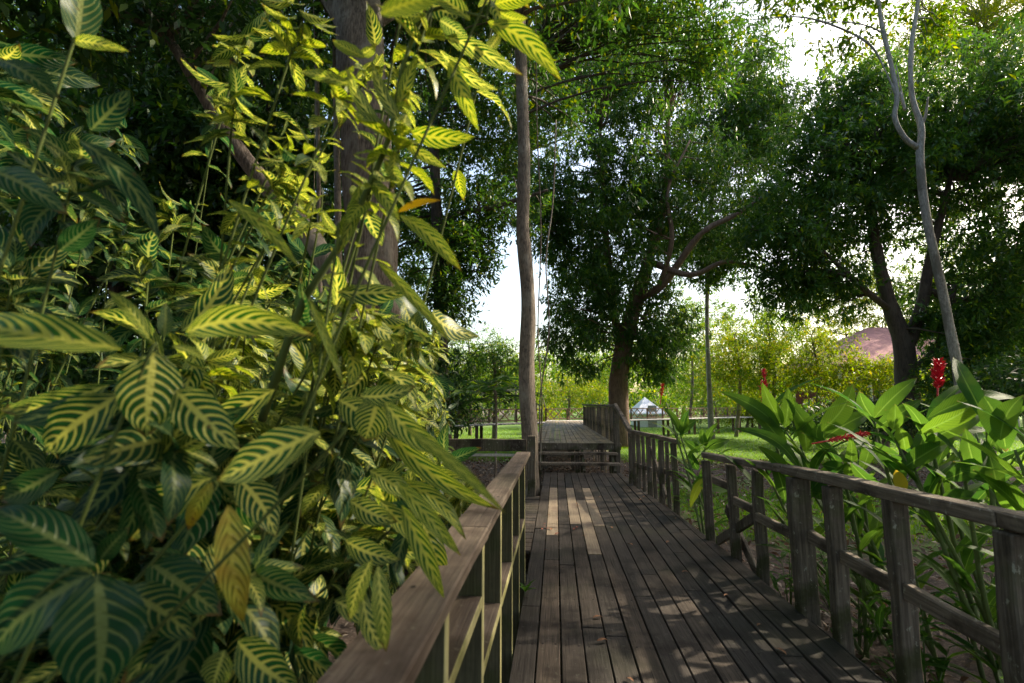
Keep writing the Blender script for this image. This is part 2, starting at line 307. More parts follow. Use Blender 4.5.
# ------------------------------------------------------------ leaves
def rnd_unit(n):
    v = RNG.normal(size=(n, 3)); return v/np.linalg.norm(v, axis=1)[:, None]
def leaf_quads(pos, dirs, L, wr=0.32, fold=0.18, up=None):
    """one folded rhombus per leaf"""
    n = len(pos); L = np.asarray(L).reshape(-1, 1)*np.ones((n, 1))
    u = rnd_unit(n) if up is None else up + 0.7*rnd_unit(n)
    s = np.cross(dirs, u); s /= np.linalg.norm(s, axis=1)[:, None]+1e-9; nn = np.cross(s, dirs)
    mid = pos+dirs*L*0.45
    v = np.stack([pos, mid-s*L*wr/2+nn*L*fold*wr, pos+dirs*L-nn*L*0.06, mid+s*L*wr/2+nn*L*fold*wr], 1).reshape(-1, 3)
    return v, np.arange(4*n, dtype=np.int32).reshape(n, 4)
def clump_leaves(cs, rad, per, L, droop=0.5, twigs=7, spread=0.16):
    """cs: cluster centres (K,3); leaves sit in tufts around random twig tips"""
    cs = np.asarray(cs); K = len(cs); rad = np.asarray(rad)*np.ones(K)
    T = K*twigs; tip = np.repeat(cs, twigs, 0); r = np.repeat(rad, twigs)
    o = rnd_unit(T); o[:, 2] *= 0.75; rr = RNG.random(T)**0.45*r; tip = tip+o*rr[:, None]
    m = max(1, per//twigs); n = T*m
    tp = np.repeat(tip, m, 0); out = np.repeat(o, m, 0)
    d = out*0.6+rnd_unit(n)*0.95; d[:, 2] -= droop*RNG.random(n)*1.6; d /= np.linalg.norm(d, axis=1)[:, None]
    pos = tp+rnd_unit(n)*(spread*RNG.random((n, 1))); LL = L*RNG.uniform(0.5, 1.5, n)
    up = np.tile(np.array([[0, 0, 1.0]]), (n, 1))
    return pos, d, LL, up
def ell(c, r, n, shell=0.45):
    """n cluster centres in an ellipsoid, thicker towards the outside"""
    o = rnd_unit(n)*(RNG.random((n, 1))**shell); return np.array(c)[None]+o*np.array(r)[None]

def limb(mb, a, b, r0, r1, sag=0.12, seg=6, wob=0.05, n=7):
    a = np.array(a, float); b = np.array(b, float); d = np.linalg.norm(b-a); pts = []
    mid = (a+b)/2+np.array([0, 0, 1])*d*sag + RNG.normal(size=3)*d*wob
    for i in range(n):
        t = i/(n-1); p = (1-t)**2*a+2*t*(1-t)*mid+t*t*b+(RNG.normal(size=3)*d*0.012 if 0 < i < n-1 else 0)
        pts.append((*p, r0+(r1-r0)*t))
    mb.tube(pts, seg, cap=False)
SUNGAPS = [((3.1, 4.2, 1.8), .8), ((-.5, 2.6, 1.2), .25), ((3.3, 3.5, 1.8), .75), ((-.35, 1.2, 2.3), .4), ((-.55, 1.3, 1.05), .2), ((1.8, 5.1, 1.0), .15), ((-.8, 3.0, 1.2), .35), ((2.2, 7.0, 1.3), .3), ((2.9, 5.0, 1.6), .6)]
def in_gap(cs):
    """openings cut into the added shade trees so the sun reaches plants beside the walk"""
    k = np.zeros(len(cs), bool); d = np.array(sd)
    for p, r_ in SUNGAPS:
        v = cs-np.array(p); t = v@d; k |= (np.linalg.norm(v-t[:, None]*d, axis=1) < r_+0.45) & (t > 4)
    return k
def tree(name, label, cat, trunk, crown, lmat, bmat, L=0.16, per=90, limbs=(), wr=0.34, droop=0.5, crad=0.8, seg=12,
         twig_frac=0.28, r_limb=0.07, group=None, ridge=0.05, spread=0.30, twigs=10, hub=None, extra=None, floor=None, clear=()):
    """trunk: list of (x,y,z,r); crown: list of (centre, radii, count); limbs: list of paths"""
    base = trunk[0]; t = thing(name, label, cat, (base[0], base[1], base[2]), group)
    mb = MB(); tp = smooth_path(trunk, 7); mb.tube(tp, seg, ridge, 0.12); mb.build('trunk', bmat, t, smooth=True)
    pts = [np.array(q[:3]) for q in tp]; rads = [q[3] for q in tp]
    lb = MB(); has = False
    for lp in limbs:
        sp = smooth_path(lp, 6); lb.tube(sp, 8, 0.04, 0.1); has = True
        pts += [np.array(q[:3]) for q in sp]; rads += [q[3] for q in sp]
    pa = np.array(pts); ra = np.array(rads)
    cs = np.concatenate([ell(c, r, int(k*1.3)) for (c, r, k) in crown])
    if floor is not None: cs = cs[cs[:, 2] > floor]
    for (cc, cr) in clear: cs = cs[np.linalg.norm((cs-np.array(cc))/np.array(cr), axis=1) > 1]
    if name == 'added_shade_tree': cs = cs[~in_gap(cs)]
    zmin = np.percentile(pa[:, 2], 45) if hub is None else hub
    ok = pa[:, 2] >= zmin; pu, ru = pa[ok], ra[ok]
    for i in RNG.permutation(len(cs))[:int(len(cs)*twig_frac)]:
        c = cs[i]; dd = np.linalg.norm(pu-c, axis=1)+np.maximum(0, pu[:, 2]-c[2])*0.8; j = int(np.argmin(dd))
        limb(lb, pu[j], c, min(ru[j]*0.55, r_limb*(0.5+0.12*np.linalg.norm(pu[j]-c))), 0.012, seg=5, n=6); has = True
    if has: lb.build('branches', bmat, t, smooth=True)
    pos, d, LL, up = clump_leaves(cs, crad*RNG.uniform(0.6, 1.2, len(cs)), per, L*1.2, droop, twigs, spread)
    v, f = leaf_quads(pos, d, LL, wr, up=up)
    link('crown', np_mesh('crown', v, f), lmat, t)
    return t

# blade leaves with a curved midrib (near plants)
def blade_mesh(name, leaves, nu=4, nv=10, prof=(0.75, 0.85)):
    """leaves: list of (base, tip, normal, width, arch, fold, tone)"""
    n = len(leaves)
    A = np.array([l[0] for l in leaves], float); B = np.array([l[1] for l in leaves], float); Nn = np.array([l[2] for l in leaves], float)
    Wd = np.array([l[3] for l in leaves]); ar = np.array([l[4] for l in leaves]); fo = np.array([l[5] for l in leaves]); tn = np.array([l[6] for l in leaves])
    D = B-A; Ln = np.linalg.norm(D, axis=1); D = D/Ln[:, None]
    Nn = Nn-(Nn*D).sum(1)[:, None]*D; Nn /= np.linalg.norm(Nn, axis=1)[:, None]+1e-9; S = np.cross(D, Nn)
    t = np.linspace(0, 1, nv+1); u = np.linspace(-1, 1, nu+1)
    wprof = np.sin(np.pi*t**prof[0])**prof[1]*(1-0.15*t); wprof[0] = 0.04; wprof[-1] = 0.01
    ph = RNG.uniform(0, 6.28, n); tw = RNG.normal(0, 0.25, n)
    V = np.zeros((n, nv+1, nu+1, 3)); sw = RNG.normal(0, 0.05, n)
    for i, ti in enumerate(t):
        c = A+D*(Ln*ti)[:, None]+Nn*(4*ar*Ln*ti*(1-ti))[:, None]+S*(sw*Ln*math.sin(math.pi*ti))[:, None]
        a = tw*(ti-0.5)
        Si = S*np.cos(a)[:, None]+Nn*np.sin(a)[:, None]; Ni = Nn*np.cos(a)[:, None]-S*np.sin(a)[:, None]
        for j, uj in enumerate(u):
            h = fo*abs(uj)*Wd*wprof[i]*0.5+0.035*Wd*np.sin(ti*19+ph+uj*2)*abs(uj)
            V[:, i, j] = c+Si*(uj*Wd*wprof[i]/2)[:, None]+Ni*h[:, None]
    V = V.reshape(-1, 3); k = (nv+1)*(nu+1)
    q = np.array([(i*(nu+1)+j, i*(nu+1)+j+1, (i+1)*(nu+1)+j+1, (i+1)*(nu+1)+j) for i in range(nv) for j in range(nu)])
    Fq = (q[None]+np.arange(n)[:, None, None]*k).reshape(-1, 4)
    uu = np.array([((uj+1)/2, ti) for ti in t for uj in u]); UV = np.tile(uu, (n, 1))
    return np_mesh(name, V, Fq, UV, np.repeat(tn, k), True)

# ============================================================ GROUND, LAWN, SKY SIDE
def build_ground():
    xs = np.concatenate([[-600, -200, -90], np.arange(-50, 51, 1.0), [90, 200, 600]]); ys = np.concatenate([[-300, -80, -20], np.arange(-6, 71, 1.0), [110, 250, 900]])
    V = []; 
    for y in ys:
        for x in xs:
            z = GZ+0.07*noise.noise(Vector((x*0.25, y*0.25, 0)))
            if y > 30 or abs(x) > 30: z += 0
            V.append((x, y, z))
    nx = len(xs); Fc = [(j*nx+i, j*nx+i+1, (j+1)*nx+i+1, (j+1)*nx+i) for j in range(len(ys)-1) for i in range(nx-1)]
    me = np_mesh('ground', V, Fc, smooth=True)
    m, nt, ns, ln = newmat('forest_floor'); b = ns['Principled BSDF']; b.inputs['Roughness'].default_value = 0.95
    n1 = noise_tex(nt, (1, 1, 1), 7, 8, 0.75); n2 = noise_tex(nt, (1, 1, 1), 0.35, 4, 0.6); n3 = noise_tex(nt, (1, 1, 1), 30, 5, 0.7)
    soil = mixc(nt, smst(nt, n1, 0.35, 0.65), (0.035, 0.024, 0.017), (0.11, 0.075, 0.055)); soil = mixc(nt, mth(nt, 'MULTIPLY', smst(nt, n3, 0.5, 0.65), 0.5), soil, (0.28, 0.21, 0.16))
    tc = N(nt, 'ShaderNodeTexCoord'); sp = N(nt, 'ShaderNodeSeparateXYZ'); ln.new(tc.outputs['Object'], sp.inputs[0])
    yy = mth(nt, 'ADD', sp.outputs[1], mth(nt, 'MULTIPLY', mth(nt, 'SUBTRACT', n2, 0.5), 9.0))
    far = smst(nt, yy, 17.5, 19.5)
    # nearer strip of grass beside the boardwalk
    near = mth(nt, 'MULTIPLY', smst(nt, yy, 7.5, 9.0), mth(nt, 'SUBTRACT', 1.0, smst(nt, yy, 12.0, 13.5)))
    xx = mth(nt, 'ADD', sp.outputs[0], mth(nt, 'MULTIPLY', n2, 2.0)); near = mth(nt, 'MULTIPLY', near, smst(nt, xx, 2.0, 3.5))
    right = smst(nt, xx, -9.0, -5.0)
    und = mth(nt, 'MULTIPLY', smst(nt, mth(nt, 'ABSOLUTE', mth(nt, 'SUBTRACT', sp.outputs[0], 0.45)), 1.6, 2.2), 1.0)
    und = mth(nt, 'MAXIMUM', und, smst(nt, sp.outputs[1], 28.0, 29.0))
    g = mth(nt, 'MULTIPLY', mth(nt, 'MULTIPLY', mth(nt, 'MAXIMUM', far, near), right), und)
    grass = mixc(nt, n1, (0.055, 0.13, 0.012), (0.13, 0.22, 0.02)); c = mixc(nt, g, soil, grass)
    ln.new(c, b.inputs['Base Color']); bp = N(nt, 'ShaderNodeBump'); bp.inputs['Distance'].default_value = 0.05; ln.new(n1, bp.inputs['Height']); ln.new(bp.outputs[0], b.inputs['Normal'])
    tag(link('ground', me, m), kind='structure')
build_ground()
def litter():
    n = 26000; x = RNG.uniform(-9, 11, n); y = RNG.uniform(0.3, 19, n)
    ok = ~((x > -0.35) & (x < 1.9) & (y < 12)); x = x[ok]; y = y[ok]; n = len(x)
    pos = np.stack([x, y, np.full(n, GZ+0.05)+RNG.random(n)*0.04], 1); d = rnd_unit(n); d[:, 2] *= 0.35; d /= np.linalg.norm(d, axis=1)[:, None]
    v, f = leaf_quads(pos, d, RNG.uniform(0.05, 0.15, n), 0.45, 0.3, up=np.tile([[0, 0, 1.0]], (n, 1)))
    o = link('leaf_litter', np_mesh('leaf_litter', v, f), L_litter); tag(o, 'dry brown and grey fallen leaves covering the soil around the boardwalk', 'leaf litter', kind='stuff')
def grass():
    n = 90000; x = RNG.uniform(-8, 26, n); y = 18+RNG.random(n)**1.5*26
    n2 = 14000; x = np.concatenate([x, RNG.uniform(2.4, 11, n2)]); y = np.concatenate([y, RNG.uniform(8.0, 12.5, n2)]); ok = ~((np.abs(x-.45) < 1.9) & (y < 28.5)); x = x[ok]; y = y[ok]; n = len(x)
    pos = np.stack([x, y, np.full(n, GZ-0.02)+0.05*RNG.random(n)], 1); d = rnd_unit(n)*0.6; d[:, 2] = 1; d /= np.linalg.norm(d, axis=1)[:, None]
    v, f = leaf_quads(pos, d, RNG.uniform(0.05, 0.13, n), 0.16, 0.3)
    o = link('lawn_grass', np_mesh('lawn_grass', v, f), L_grass); tag(o, 'short bright green grass of the lawn beyond the railings', 'grass', kind='stuff')
litter(); grass()

# ============================================================ BOARDWALK
def deck_right(y):
    pts = [(-2, 1.80), (5.0, 1.78), (6.2, 1.71), (7.56, 1.65), (9.2, 1.52), (11.5, 1.43)]
    return float(np.interp(y, [p[0] for p in pts], [p[1] for p in pts]))
def build_deck():
    W = 0.136; PIT = 0.146; X0 = -0.275; Y1 = 11.35
    pale = {1: [(5.95, 9.25)], 3: [(6.5, 9.25)], 4: [(5.25, 8.1)], 5: [(6.45, 9.25)]}
    mb = MB(); pb = []
    for i in range(15):
        x0 = X0+i*PIT; x1 = x0+W; y = -1.6-random.uniform(0, 1.5); segs = []
        while y < Y1:
            L = random.uniform(2.2, 4.2); segs.append([y, min(y+L, Y1)]); y += L
        for a, b in pale.get(i, []):
            ns = []
            for s, e in segs:
                if e <= a or s >= b: ns.append([s, e]); continue
                if s < a: ns.append([s, a])
                if e > b: ns.append([b, e])
            segs = ns; pb.append((x0, x1, a, b))
        for s, e in segs:
            s2 = s+0.004; e2 = e-0.004; n = max(1, int((e2-s2)/0.8)); dz = random.uniform(-0.004, 0.004)
            if x0 > deck_right(e2)-0.02 and x0 > deck_right(s2)-0.02: continue
            vs = []; fs = []; 
            for k in range(n+1):
                yy = s2+(e2-s2)*k/n; r = deck_right(yy); xa = min(x0, r-0.015)+random.uniform(-.0015, .0015); xb = min(x1, r)+random.uniform(-.0015, .0015)
                zz = dz+random.uniform(-.002, .002)
                vs += [(xa, yy, zz-0.035), (xb, yy, zz-0.035), (xb, yy, zz), (xa, yy, zz)]
            for k in range(n):
                for q in range(4): fs.append((k*4+q, k*4+(q+1) % 4, k*4+4+(q+1) % 4, k*4+4+q))
            fs += [(3, 2, 1, 0), (n*4, n*4+1, n*4+2, n*4+3)]; mb.add(vs, fs)
    # carrying beams and joists under the planks
    o = mb.build('boardwalk', M_deck, None, 0.004); tag(o, kind='structure')
    for (x0, x1, a, b) in pb:
        m2 = MB(); m2.box(x0, x1, a+0.003, b-0.003, -0.033, 0.003, 0.001); q = m2.build('new_plank', M_new, o, 0.003); q['label'] = 'pale newer replacement plank'; recenter(q)
    jb = MB()
    for k in range(17):
        yy = -1.2+k*0.75; jb.box(-0.24, deck_right(yy)-0.06, yy, yy+0.05, -0.16, -0.04)
    for x in (-0.2, 0.7, 1.32): jb.box(x, x+0.06, -2, 11.3, -0.32, -0.163)
    recenter(jb.build('joist_frame', M_postL, o))
    for x in (-0.17, 1.35):
        for yy in (0.6, 3.4, 6.2, 9.0, 11.1):
            m3 = MB(); m3.box(x, x+0.1, yy, yy+0.1, GZ-0.1, -0.165+0.0); recenter(m3.build('support_post', M_postL, o))
    # rim board on the shrub side
    return o
build_deck()

# side branch of the walk that leaves to the left at the end of the near railing
def side_walk():
    mb = MB(); y = 5.35
    while y < 8.3:
        mb.box(-6.5, -0.285, y, y+0.136, -0.036+random.uniform(-.003, .003), random.uniform(-.004, .003), 0.002); y += 0.146
    o = mb.build('side_boardwalk', M_deck, None, 0.003); tag(o, kind='structure')
side_walk()

# ------------------------------------------------------------ near left railing
def left_rail():
    t = thing('boardwalk_railing', 'weathered plank railing with a wide flat handrail, below the striped leaves', 'railing', (-0.34, 2.3, 0))
    mb = MB(); mb.beam((-0.338, -1.2, 1.012), (-0.338, 1.95, 1.012), 0.145, 0.042, j=0.0015, n=10); recenter(mb.build('handrail', M_railL, t, 0.005))
    mb = MB(); mb.beam((-0.338, 1.955, 1.012), (-0.332, 5.04, 1.012), 0.142, 0.040, j=0.0015, n=10); recenter(mb.build('handrail', M_railL, t, 0.005))
    ys = [y0*1.0 for y0 in (0.05, 0.69, 1.33, 1.97, 2.61, 3.25, 3.87, 4.48)]
    for k, y in enumerate(ys):
        zt = 0.990; m = MB(); th = 0.042; dx = random.uniform(-.004, .004)
        x0, x1 = -0.405+dx, -0.285+dx; vs = [(x, yy, z) for z in (GZ-0.05, zt) for (x, yy) in ((x0, y-th), (x1, y-th), (x1, y), (x0, y))]
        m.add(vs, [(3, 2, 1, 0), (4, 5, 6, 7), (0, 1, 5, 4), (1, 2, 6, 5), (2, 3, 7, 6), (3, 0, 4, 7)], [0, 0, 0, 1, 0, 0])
        recenter(m.build('post', [M_postL, M_edge], t, 0.003))
    for k in range(len(ys)-1):
        z = 0.79 if k == 2 else 0.52+random.uniform(-.008, .008); m = MB(); a, b = ys[k]+0.002, ys[k+1]-0.044
        x0, x1 = -0.40, -0.283; vs = [(x, yy, zz) for zz in (z-0.04, z) for (x, yy) in ((x0, a), (x1, a), (x1, b), (x0, b))]
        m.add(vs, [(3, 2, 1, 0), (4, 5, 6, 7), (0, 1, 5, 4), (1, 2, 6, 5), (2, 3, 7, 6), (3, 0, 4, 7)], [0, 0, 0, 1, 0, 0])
        recenter(m.build('mid_rail', [M_railL, M_edge], t, 0.003))
left_rail()

# ------------------------------------------------------------ right railings
def rail_run(t, pts, w=0.10, h=0.075, mat=None, name='handrail'):
    for a, b in zip(pts[:-1], pts[1:]):
        m = MB(); a = Vector(a); b = Vector(b); d = (b-a).normalized()*0.003
        m.beam(a+d, b-d, w, h, j=0.005, n=max(2, int((b-a).length/0.35))); recenter(m.build(name, mat or M_railR, t, 0.008))
def post(t, x, y, top, wx=0.09, wy=0.09, bot=None, lean=(0, 0), mat=None, name='post'):
    m = MB(); m.beam((x, y, GZ-0.05 if bot is None else bot), (x+lean[0], y+lean[1], top), wx, wy, up=(0, 1, 0), j=0.008, n=6); recenter(m.build(name, mat or M_postR, t, 0.007))
tA = thing('boardwalk_railing', 'weathered right railing nearest the viewer, running from the frame edge past the red ginger plants', 'railing', (1.85, 2.4, 0), 'weathered railings of the walk')
rail_run(tA, [(1.905, -0.6, 1.035), (1.875, 2.3, 1.030), (1.815, 4.15, 0.995)], 0.11, 0.07)
for (x, y, wx, wy) in ((1.86, 0.75, 0.09, 0.09), (1.86, 1.55, 0.09, 0.09), (1.85, 2.28, 0.10, 0.10), (1.84, 2.98, 0.09, 0.09), (1.83, 3.55, 0.09, 0.09), (1.82, 3.98, 0.14, 0.10)): post(tA, x, y, 0.99-(0.03 if y > 3 else 0), wx, wy, lean=(random.uniform(-.015, .01), random.uniform(-.02, .02)))
mids = [0.8, 1.6, 2.32, 2.98, 3.55, 3.95]
for a, b, za, zb in ((0.80, 1.5, 0.60, 0.60), (1.60, 2.23, 0.60, 0.60), (2.335, 2.93, 0.50, 0.52), (3.03, 3.50, 0.51, 0.53), (3.60, 3.92, 0.53, 0.55)):
    rail_run(tA, [(1.85, a, za), (1.84, b, zb)], 0.05, 0.085, name='mid_rail')
tB = thing('boardwalk_railing', 'short sun-touched railing length with a slanted loose brace, beyond the thick double post', 'railing', (1.8, 5, 0), 'weathered railings of the walk')
rail_run(tB, [(1.80, 4.16, 0.995), (1.71, 5.95, 0.925)], 0.10, 0.06)
for (x, y) in ((1.80, 4.72), (1.77, 5.28), (1.71, 5.92)): post(tB, x, y, 0.93-(y-4.2)*0.035, 0.085, 0.08)
for a, b, z in ((4.04, 4.67, 0.52), (4.77, 5.23, 0.55), (5.33, 5.87, 0.66)): rail_run(tB, [(1.795, a, z), (1.76, b, z)], 0.045, 0.08, name='mid_rail')
m = MB(); m.beam((1.76, 5.80, 0.02), (1.80, 4.80, 0.50), 0.04, 0.09, j=0.004, n=3); recenter(m.build('brace', M_postR, tB, 0.005))
m = MB(); m.beam((1.85, 5.75, 0.38), (1.86, 4.95, -0.1), 0.03, 0.11, j=0.004, n=3); recenter(m.build('brace', M_railR, tB, 0.005))
tC = thing('boardwalk_railing', 'far right railing with close uneven pickets, leading up to the raised platform', 'railing', (1.6, 8.4, 0), 'weathered railings of the walk')
rail_run(tC, [(1.74, 7.25, 0.985), (1.46, 9.75, 0.995)], 0.09, 0.06)
for k in range(8):
    f = k/7; y = 7.42+(9.65-7.42)*f; x = 1.70+(1.46-1.70)*f; post(tC, x, y, 0.955, 0.055 if k % 2 else 0.085, 0.05, bot=GZ if k in (0, 4, 7) else -0.12, lean=(random.uniform(-.02, .02), random.uniform(-.05, .05)))
for a, b, z in ((0.02, 0.45, 0.50), (0.5, 0.95, 0.42)):
    rail_run(tC, [(1.74+(1.46-1.74)*a, 7.45+2.3*a, z), (1.74+(1.46-1.74)*b, 7.45+2.3*b, z-0.03)], 0.04, 0.08, name='mid_rail')
m = MB(); m.beam((1.66, 7.9, 0.1), (1.58, 8.6, 0.78), 0.035, 0.10, j=0.004, n=3); recenter(m.build('brace', M_railR, tC, 0.005))

# ------------------------------------------------------------ steps and raised platform
PZ = 0.58
def steps():
    t = thing('wooden_steps', 'open wooden steps rising from the walk to the raised platform', 'steps', (0.5, 11.6, 0))
    for y, z in ((11.42, 0.19), (11.80, 0.385)):
        m = MB(); m.beam((-0.46, y+0.13, z-0.02), (1.42, y+0.13, z-0.02), 0.27, 0.055, j=0.004, n=5); recenter(m.build('tread', M_railR, t, 0.005))
    for x in (-0.36, 0.62, 1.30):
        m = MB(); m.beam((x, 11.36, 0.0), (x, 12.2, 0.42), 0.05, 0.10); recenter(m.build('stringer', M_postL, t))
        for yy, zz in ((11.52, 0.145), (11.9, 0.34)):
            m = MB(); m.box(x-0.06, x-0.028, yy, yy+0.06, -0.1, zz); recenter(m.build('riser_post', M_postL, t))
steps()
def platform():
    mb = MB(); W = 0.136; i = 0; y0, y1 = 12.20, 29.0
    y = y0
    x = -0.62
    while x < 1.5:
        yy = y0
        while yy < y1:
            L = random.uniform(2.0, 4.5); e = min(yy+L, y1); mb.box(x, x+W, yy+0.004, e-0.004, PZ-0.035+random.uniform(-.004, .003), PZ+random.uniform(-.005, .004), 0.002); yy += L
        x += 0.146
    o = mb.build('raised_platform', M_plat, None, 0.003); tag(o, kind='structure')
    m = MB(); m.box(-0.62, 1.54, 12.14, 12.197, PZ-0.15, PZ+0.004, 0.004); recenter(m.build('edge_board', M_postR, o, 0.004))
    for x in (-0.5, 0.45, 1.38):
        for yy in (12.25, 16, 20, 24, 28): m = MB(); m.box(x, x+0.11, yy, yy+0.11, GZ-0.05, PZ-0.165, 0.003); recenter(m.build('support_post', M_postR, o))
    m = MB()
    for x in (-0.5, 1.4): m.box(x, x+0.06, 12.2, 28.9, PZ-0.16, PZ-0.04)
    recenter(m.build('joist_frame', M_postR, o))
platform()
tP = thing('platform_railing', 'tall dense picket railing along the right side of the raised platform', 'railing', (1.4, 18, PZ))
rail_run(tP, [(1.44, 12.3, 1.48), (1.40, 17.5, 1.49), (1.32, 24.2, 1.50)], 0.10, 0.06)
for k in range(34):
    y = 12.4+k*0.355; x = 1.42-(y-12.4)*0.0085; th = random.choice((0.08, 0.11, 0.15)); post(tP, x, y, 1.455-random.uniform(0, .03), 0.045, th, mat=random.choice((M_postR, M_railR, M_plat)), bot=PZ-0.25 if k % 3 else GZ, lean=(random.uniform(-.02, .02), random.uniform(-.06, .06)), name='picket')
rail_run(tP, [(1.47, 12.5, 1.06), (1.38, 24.0, 1.06)], 0.035, 0.09, name='mid_rail')
m = MB(); m.beam((1.42, 12.1, 1.50), (1.45, 9.95, 1.0), 0.08, 0.09, j=0.003, n=3); recenter(m.build('stair_rail', M_railR, tP, 0.006))
post(tP, 1.45, 12.15, 1.46, 0.12, 0.12, bot=GZ); post(tP, 1.45, 9.86, 0.96, 0.12, 0.12, bot=GZ)

# post and log railing to the left
tS = thing('beam_railing', 'low heavy-beamed railing leaving the walk to the left beside the slim trunk', 'railing', (-0.5, 8.4, 0))
pc = P(532.5, 498, 8.45); post(tS, -0.42, 8.40, 0.98, 0.13, 0.12, bot=GZ)
rail_run(tS, [(-0.50, 8.42, 0.83), (-3.4, 8.55, 0.81), (-6.5, 8.67, 0.83)], 0.10, 0.20, M_postR, 'top_beam')
rail_run(tS, [(-0.50, 8.42, 0.655), (-6.4, 8.62, 0.655)], 0.04, 0.045, M_farpale, 'mid_rail')
for x in (-2.0, -3.6, -5.2, -6.4): post(tS, x, 8.5-0.04*x, 0.80, 0.10, 0.10)
tQ = thing('wooden_post', 'square dark post at the left front corner of the raised platform', 'post', (-0.55, 12.0, 0)); 
post(tQ, -0.52, 12.02, 1.52, 0.13, 0.13, bot=GZ, name='post_shaft'); m = MB(); m.box(-0.60, -0.44, 11.94, 12.10, 1.521, 1.55, 0.003); recenter(m.build('cap', M_postR, tQ, 0.004))

# ------------------------------------------------------------ far crossing walkway with lattice railing
def cross_line(x):
    xs = [-14, -5.2, 0, 9.6, 22]; ys = [19.5, 22.5, 27.5, 36, 47]; return float(np.interp(x, xs, ys))
def cross_walk():
    mb = MB(); x = -13.0; k = 0
    while x < 21:
        if not (-0.75 < x < 1.55):
            y = cross_line(x); mb.box(x, x+0.19, y-0.9, y+0.9, PZ-0.05, PZ+random.uniform(-.004, .004), 0.002)
        else:
            y = cross_line(x); mb.box(x, x+0.19, max(29.005, y-0.9), max(29.005, y-0.9)+1.5, PZ-0.05, PZ, 0.002)
        x += 0.2
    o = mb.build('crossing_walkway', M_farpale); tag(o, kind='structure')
    for i in range(16):
        x = -12.6+i*2.2
        if -0.9 < x < 1.7: continue
        for s in (-0.75, 0.7):
            y = cross_line(x)+s; m = MB(); m.box(x, x+0.14, y, y+0.14, GZ-0.05, PZ-0.06); recenter(m.build('support_post', M_far, o))
def lattice(x0, x1, label, off):
    n = int(round((x1-x0)/1.25)); st = (x1-x0)/n; t = thing('lattice_railing', label, 'railing', (x0, cross_line(x0)+off, PZ), 'crossed lattice railings far behind')
    z0, z1 = PZ, PZ+0.72
    for i in range(n+1):
        x = x0+i*st; y = cross_line(x)+off; m = MB(); m.beam((x, y, z0-0.05), (x, y, z1), 0.09, 0.09, up=(0, 1, 0)); recenter(m.build('post', M_far, t))
        if i < n:
            x2 = x+st; y2 = cross_line(x2)+off; d = Vector((st, y2-y, 0)).normalized()
            m = MB(); m.beam((x+d.x*.05, y+d.y*.05, z1-0.03), (x2-d.x*.05, y2-d.y*.05, z1-0.03), 0.08, 0.06); m.beam((x+d.x*.05, y+d.y*.05, z0+0.1), (x2-d.x*.05, y2-d.y*.05, z0+0.1), 0.06, 0.06)
            h = st/2
            for q in range(2):
                xa, ya, xb, yb = x+d.x*0.05+h*q*d.x*0.97, y+d.y*0.05+h*q*d.y*0.97, x+h*(q+1)*d.x, y+h*(q+1)*d.y
                m.beam((xa, ya-0.02, z0+0.13), (xb, yb-0.02, z1-0.07), 0.03, 0.05); m.beam((xa, ya+0.02, z1-0.07), (xb, yb+0.02, z0+0.13), 0.03, 0.05)
            recenter(m.build('lattice_panel', M_far, t))
cross_walk()
lattice(-12.5, -0.8, 'far lattice railing on the crossing walkway, left of the slim trunk', 0.8)
lattice(-0.6, 3.2, 'lattice railing closing the far end of the raised platform', 2.2)
lattice(3.6, 19.5, 'long far lattice railing to the right, beyond the bright lawn', 0.8)

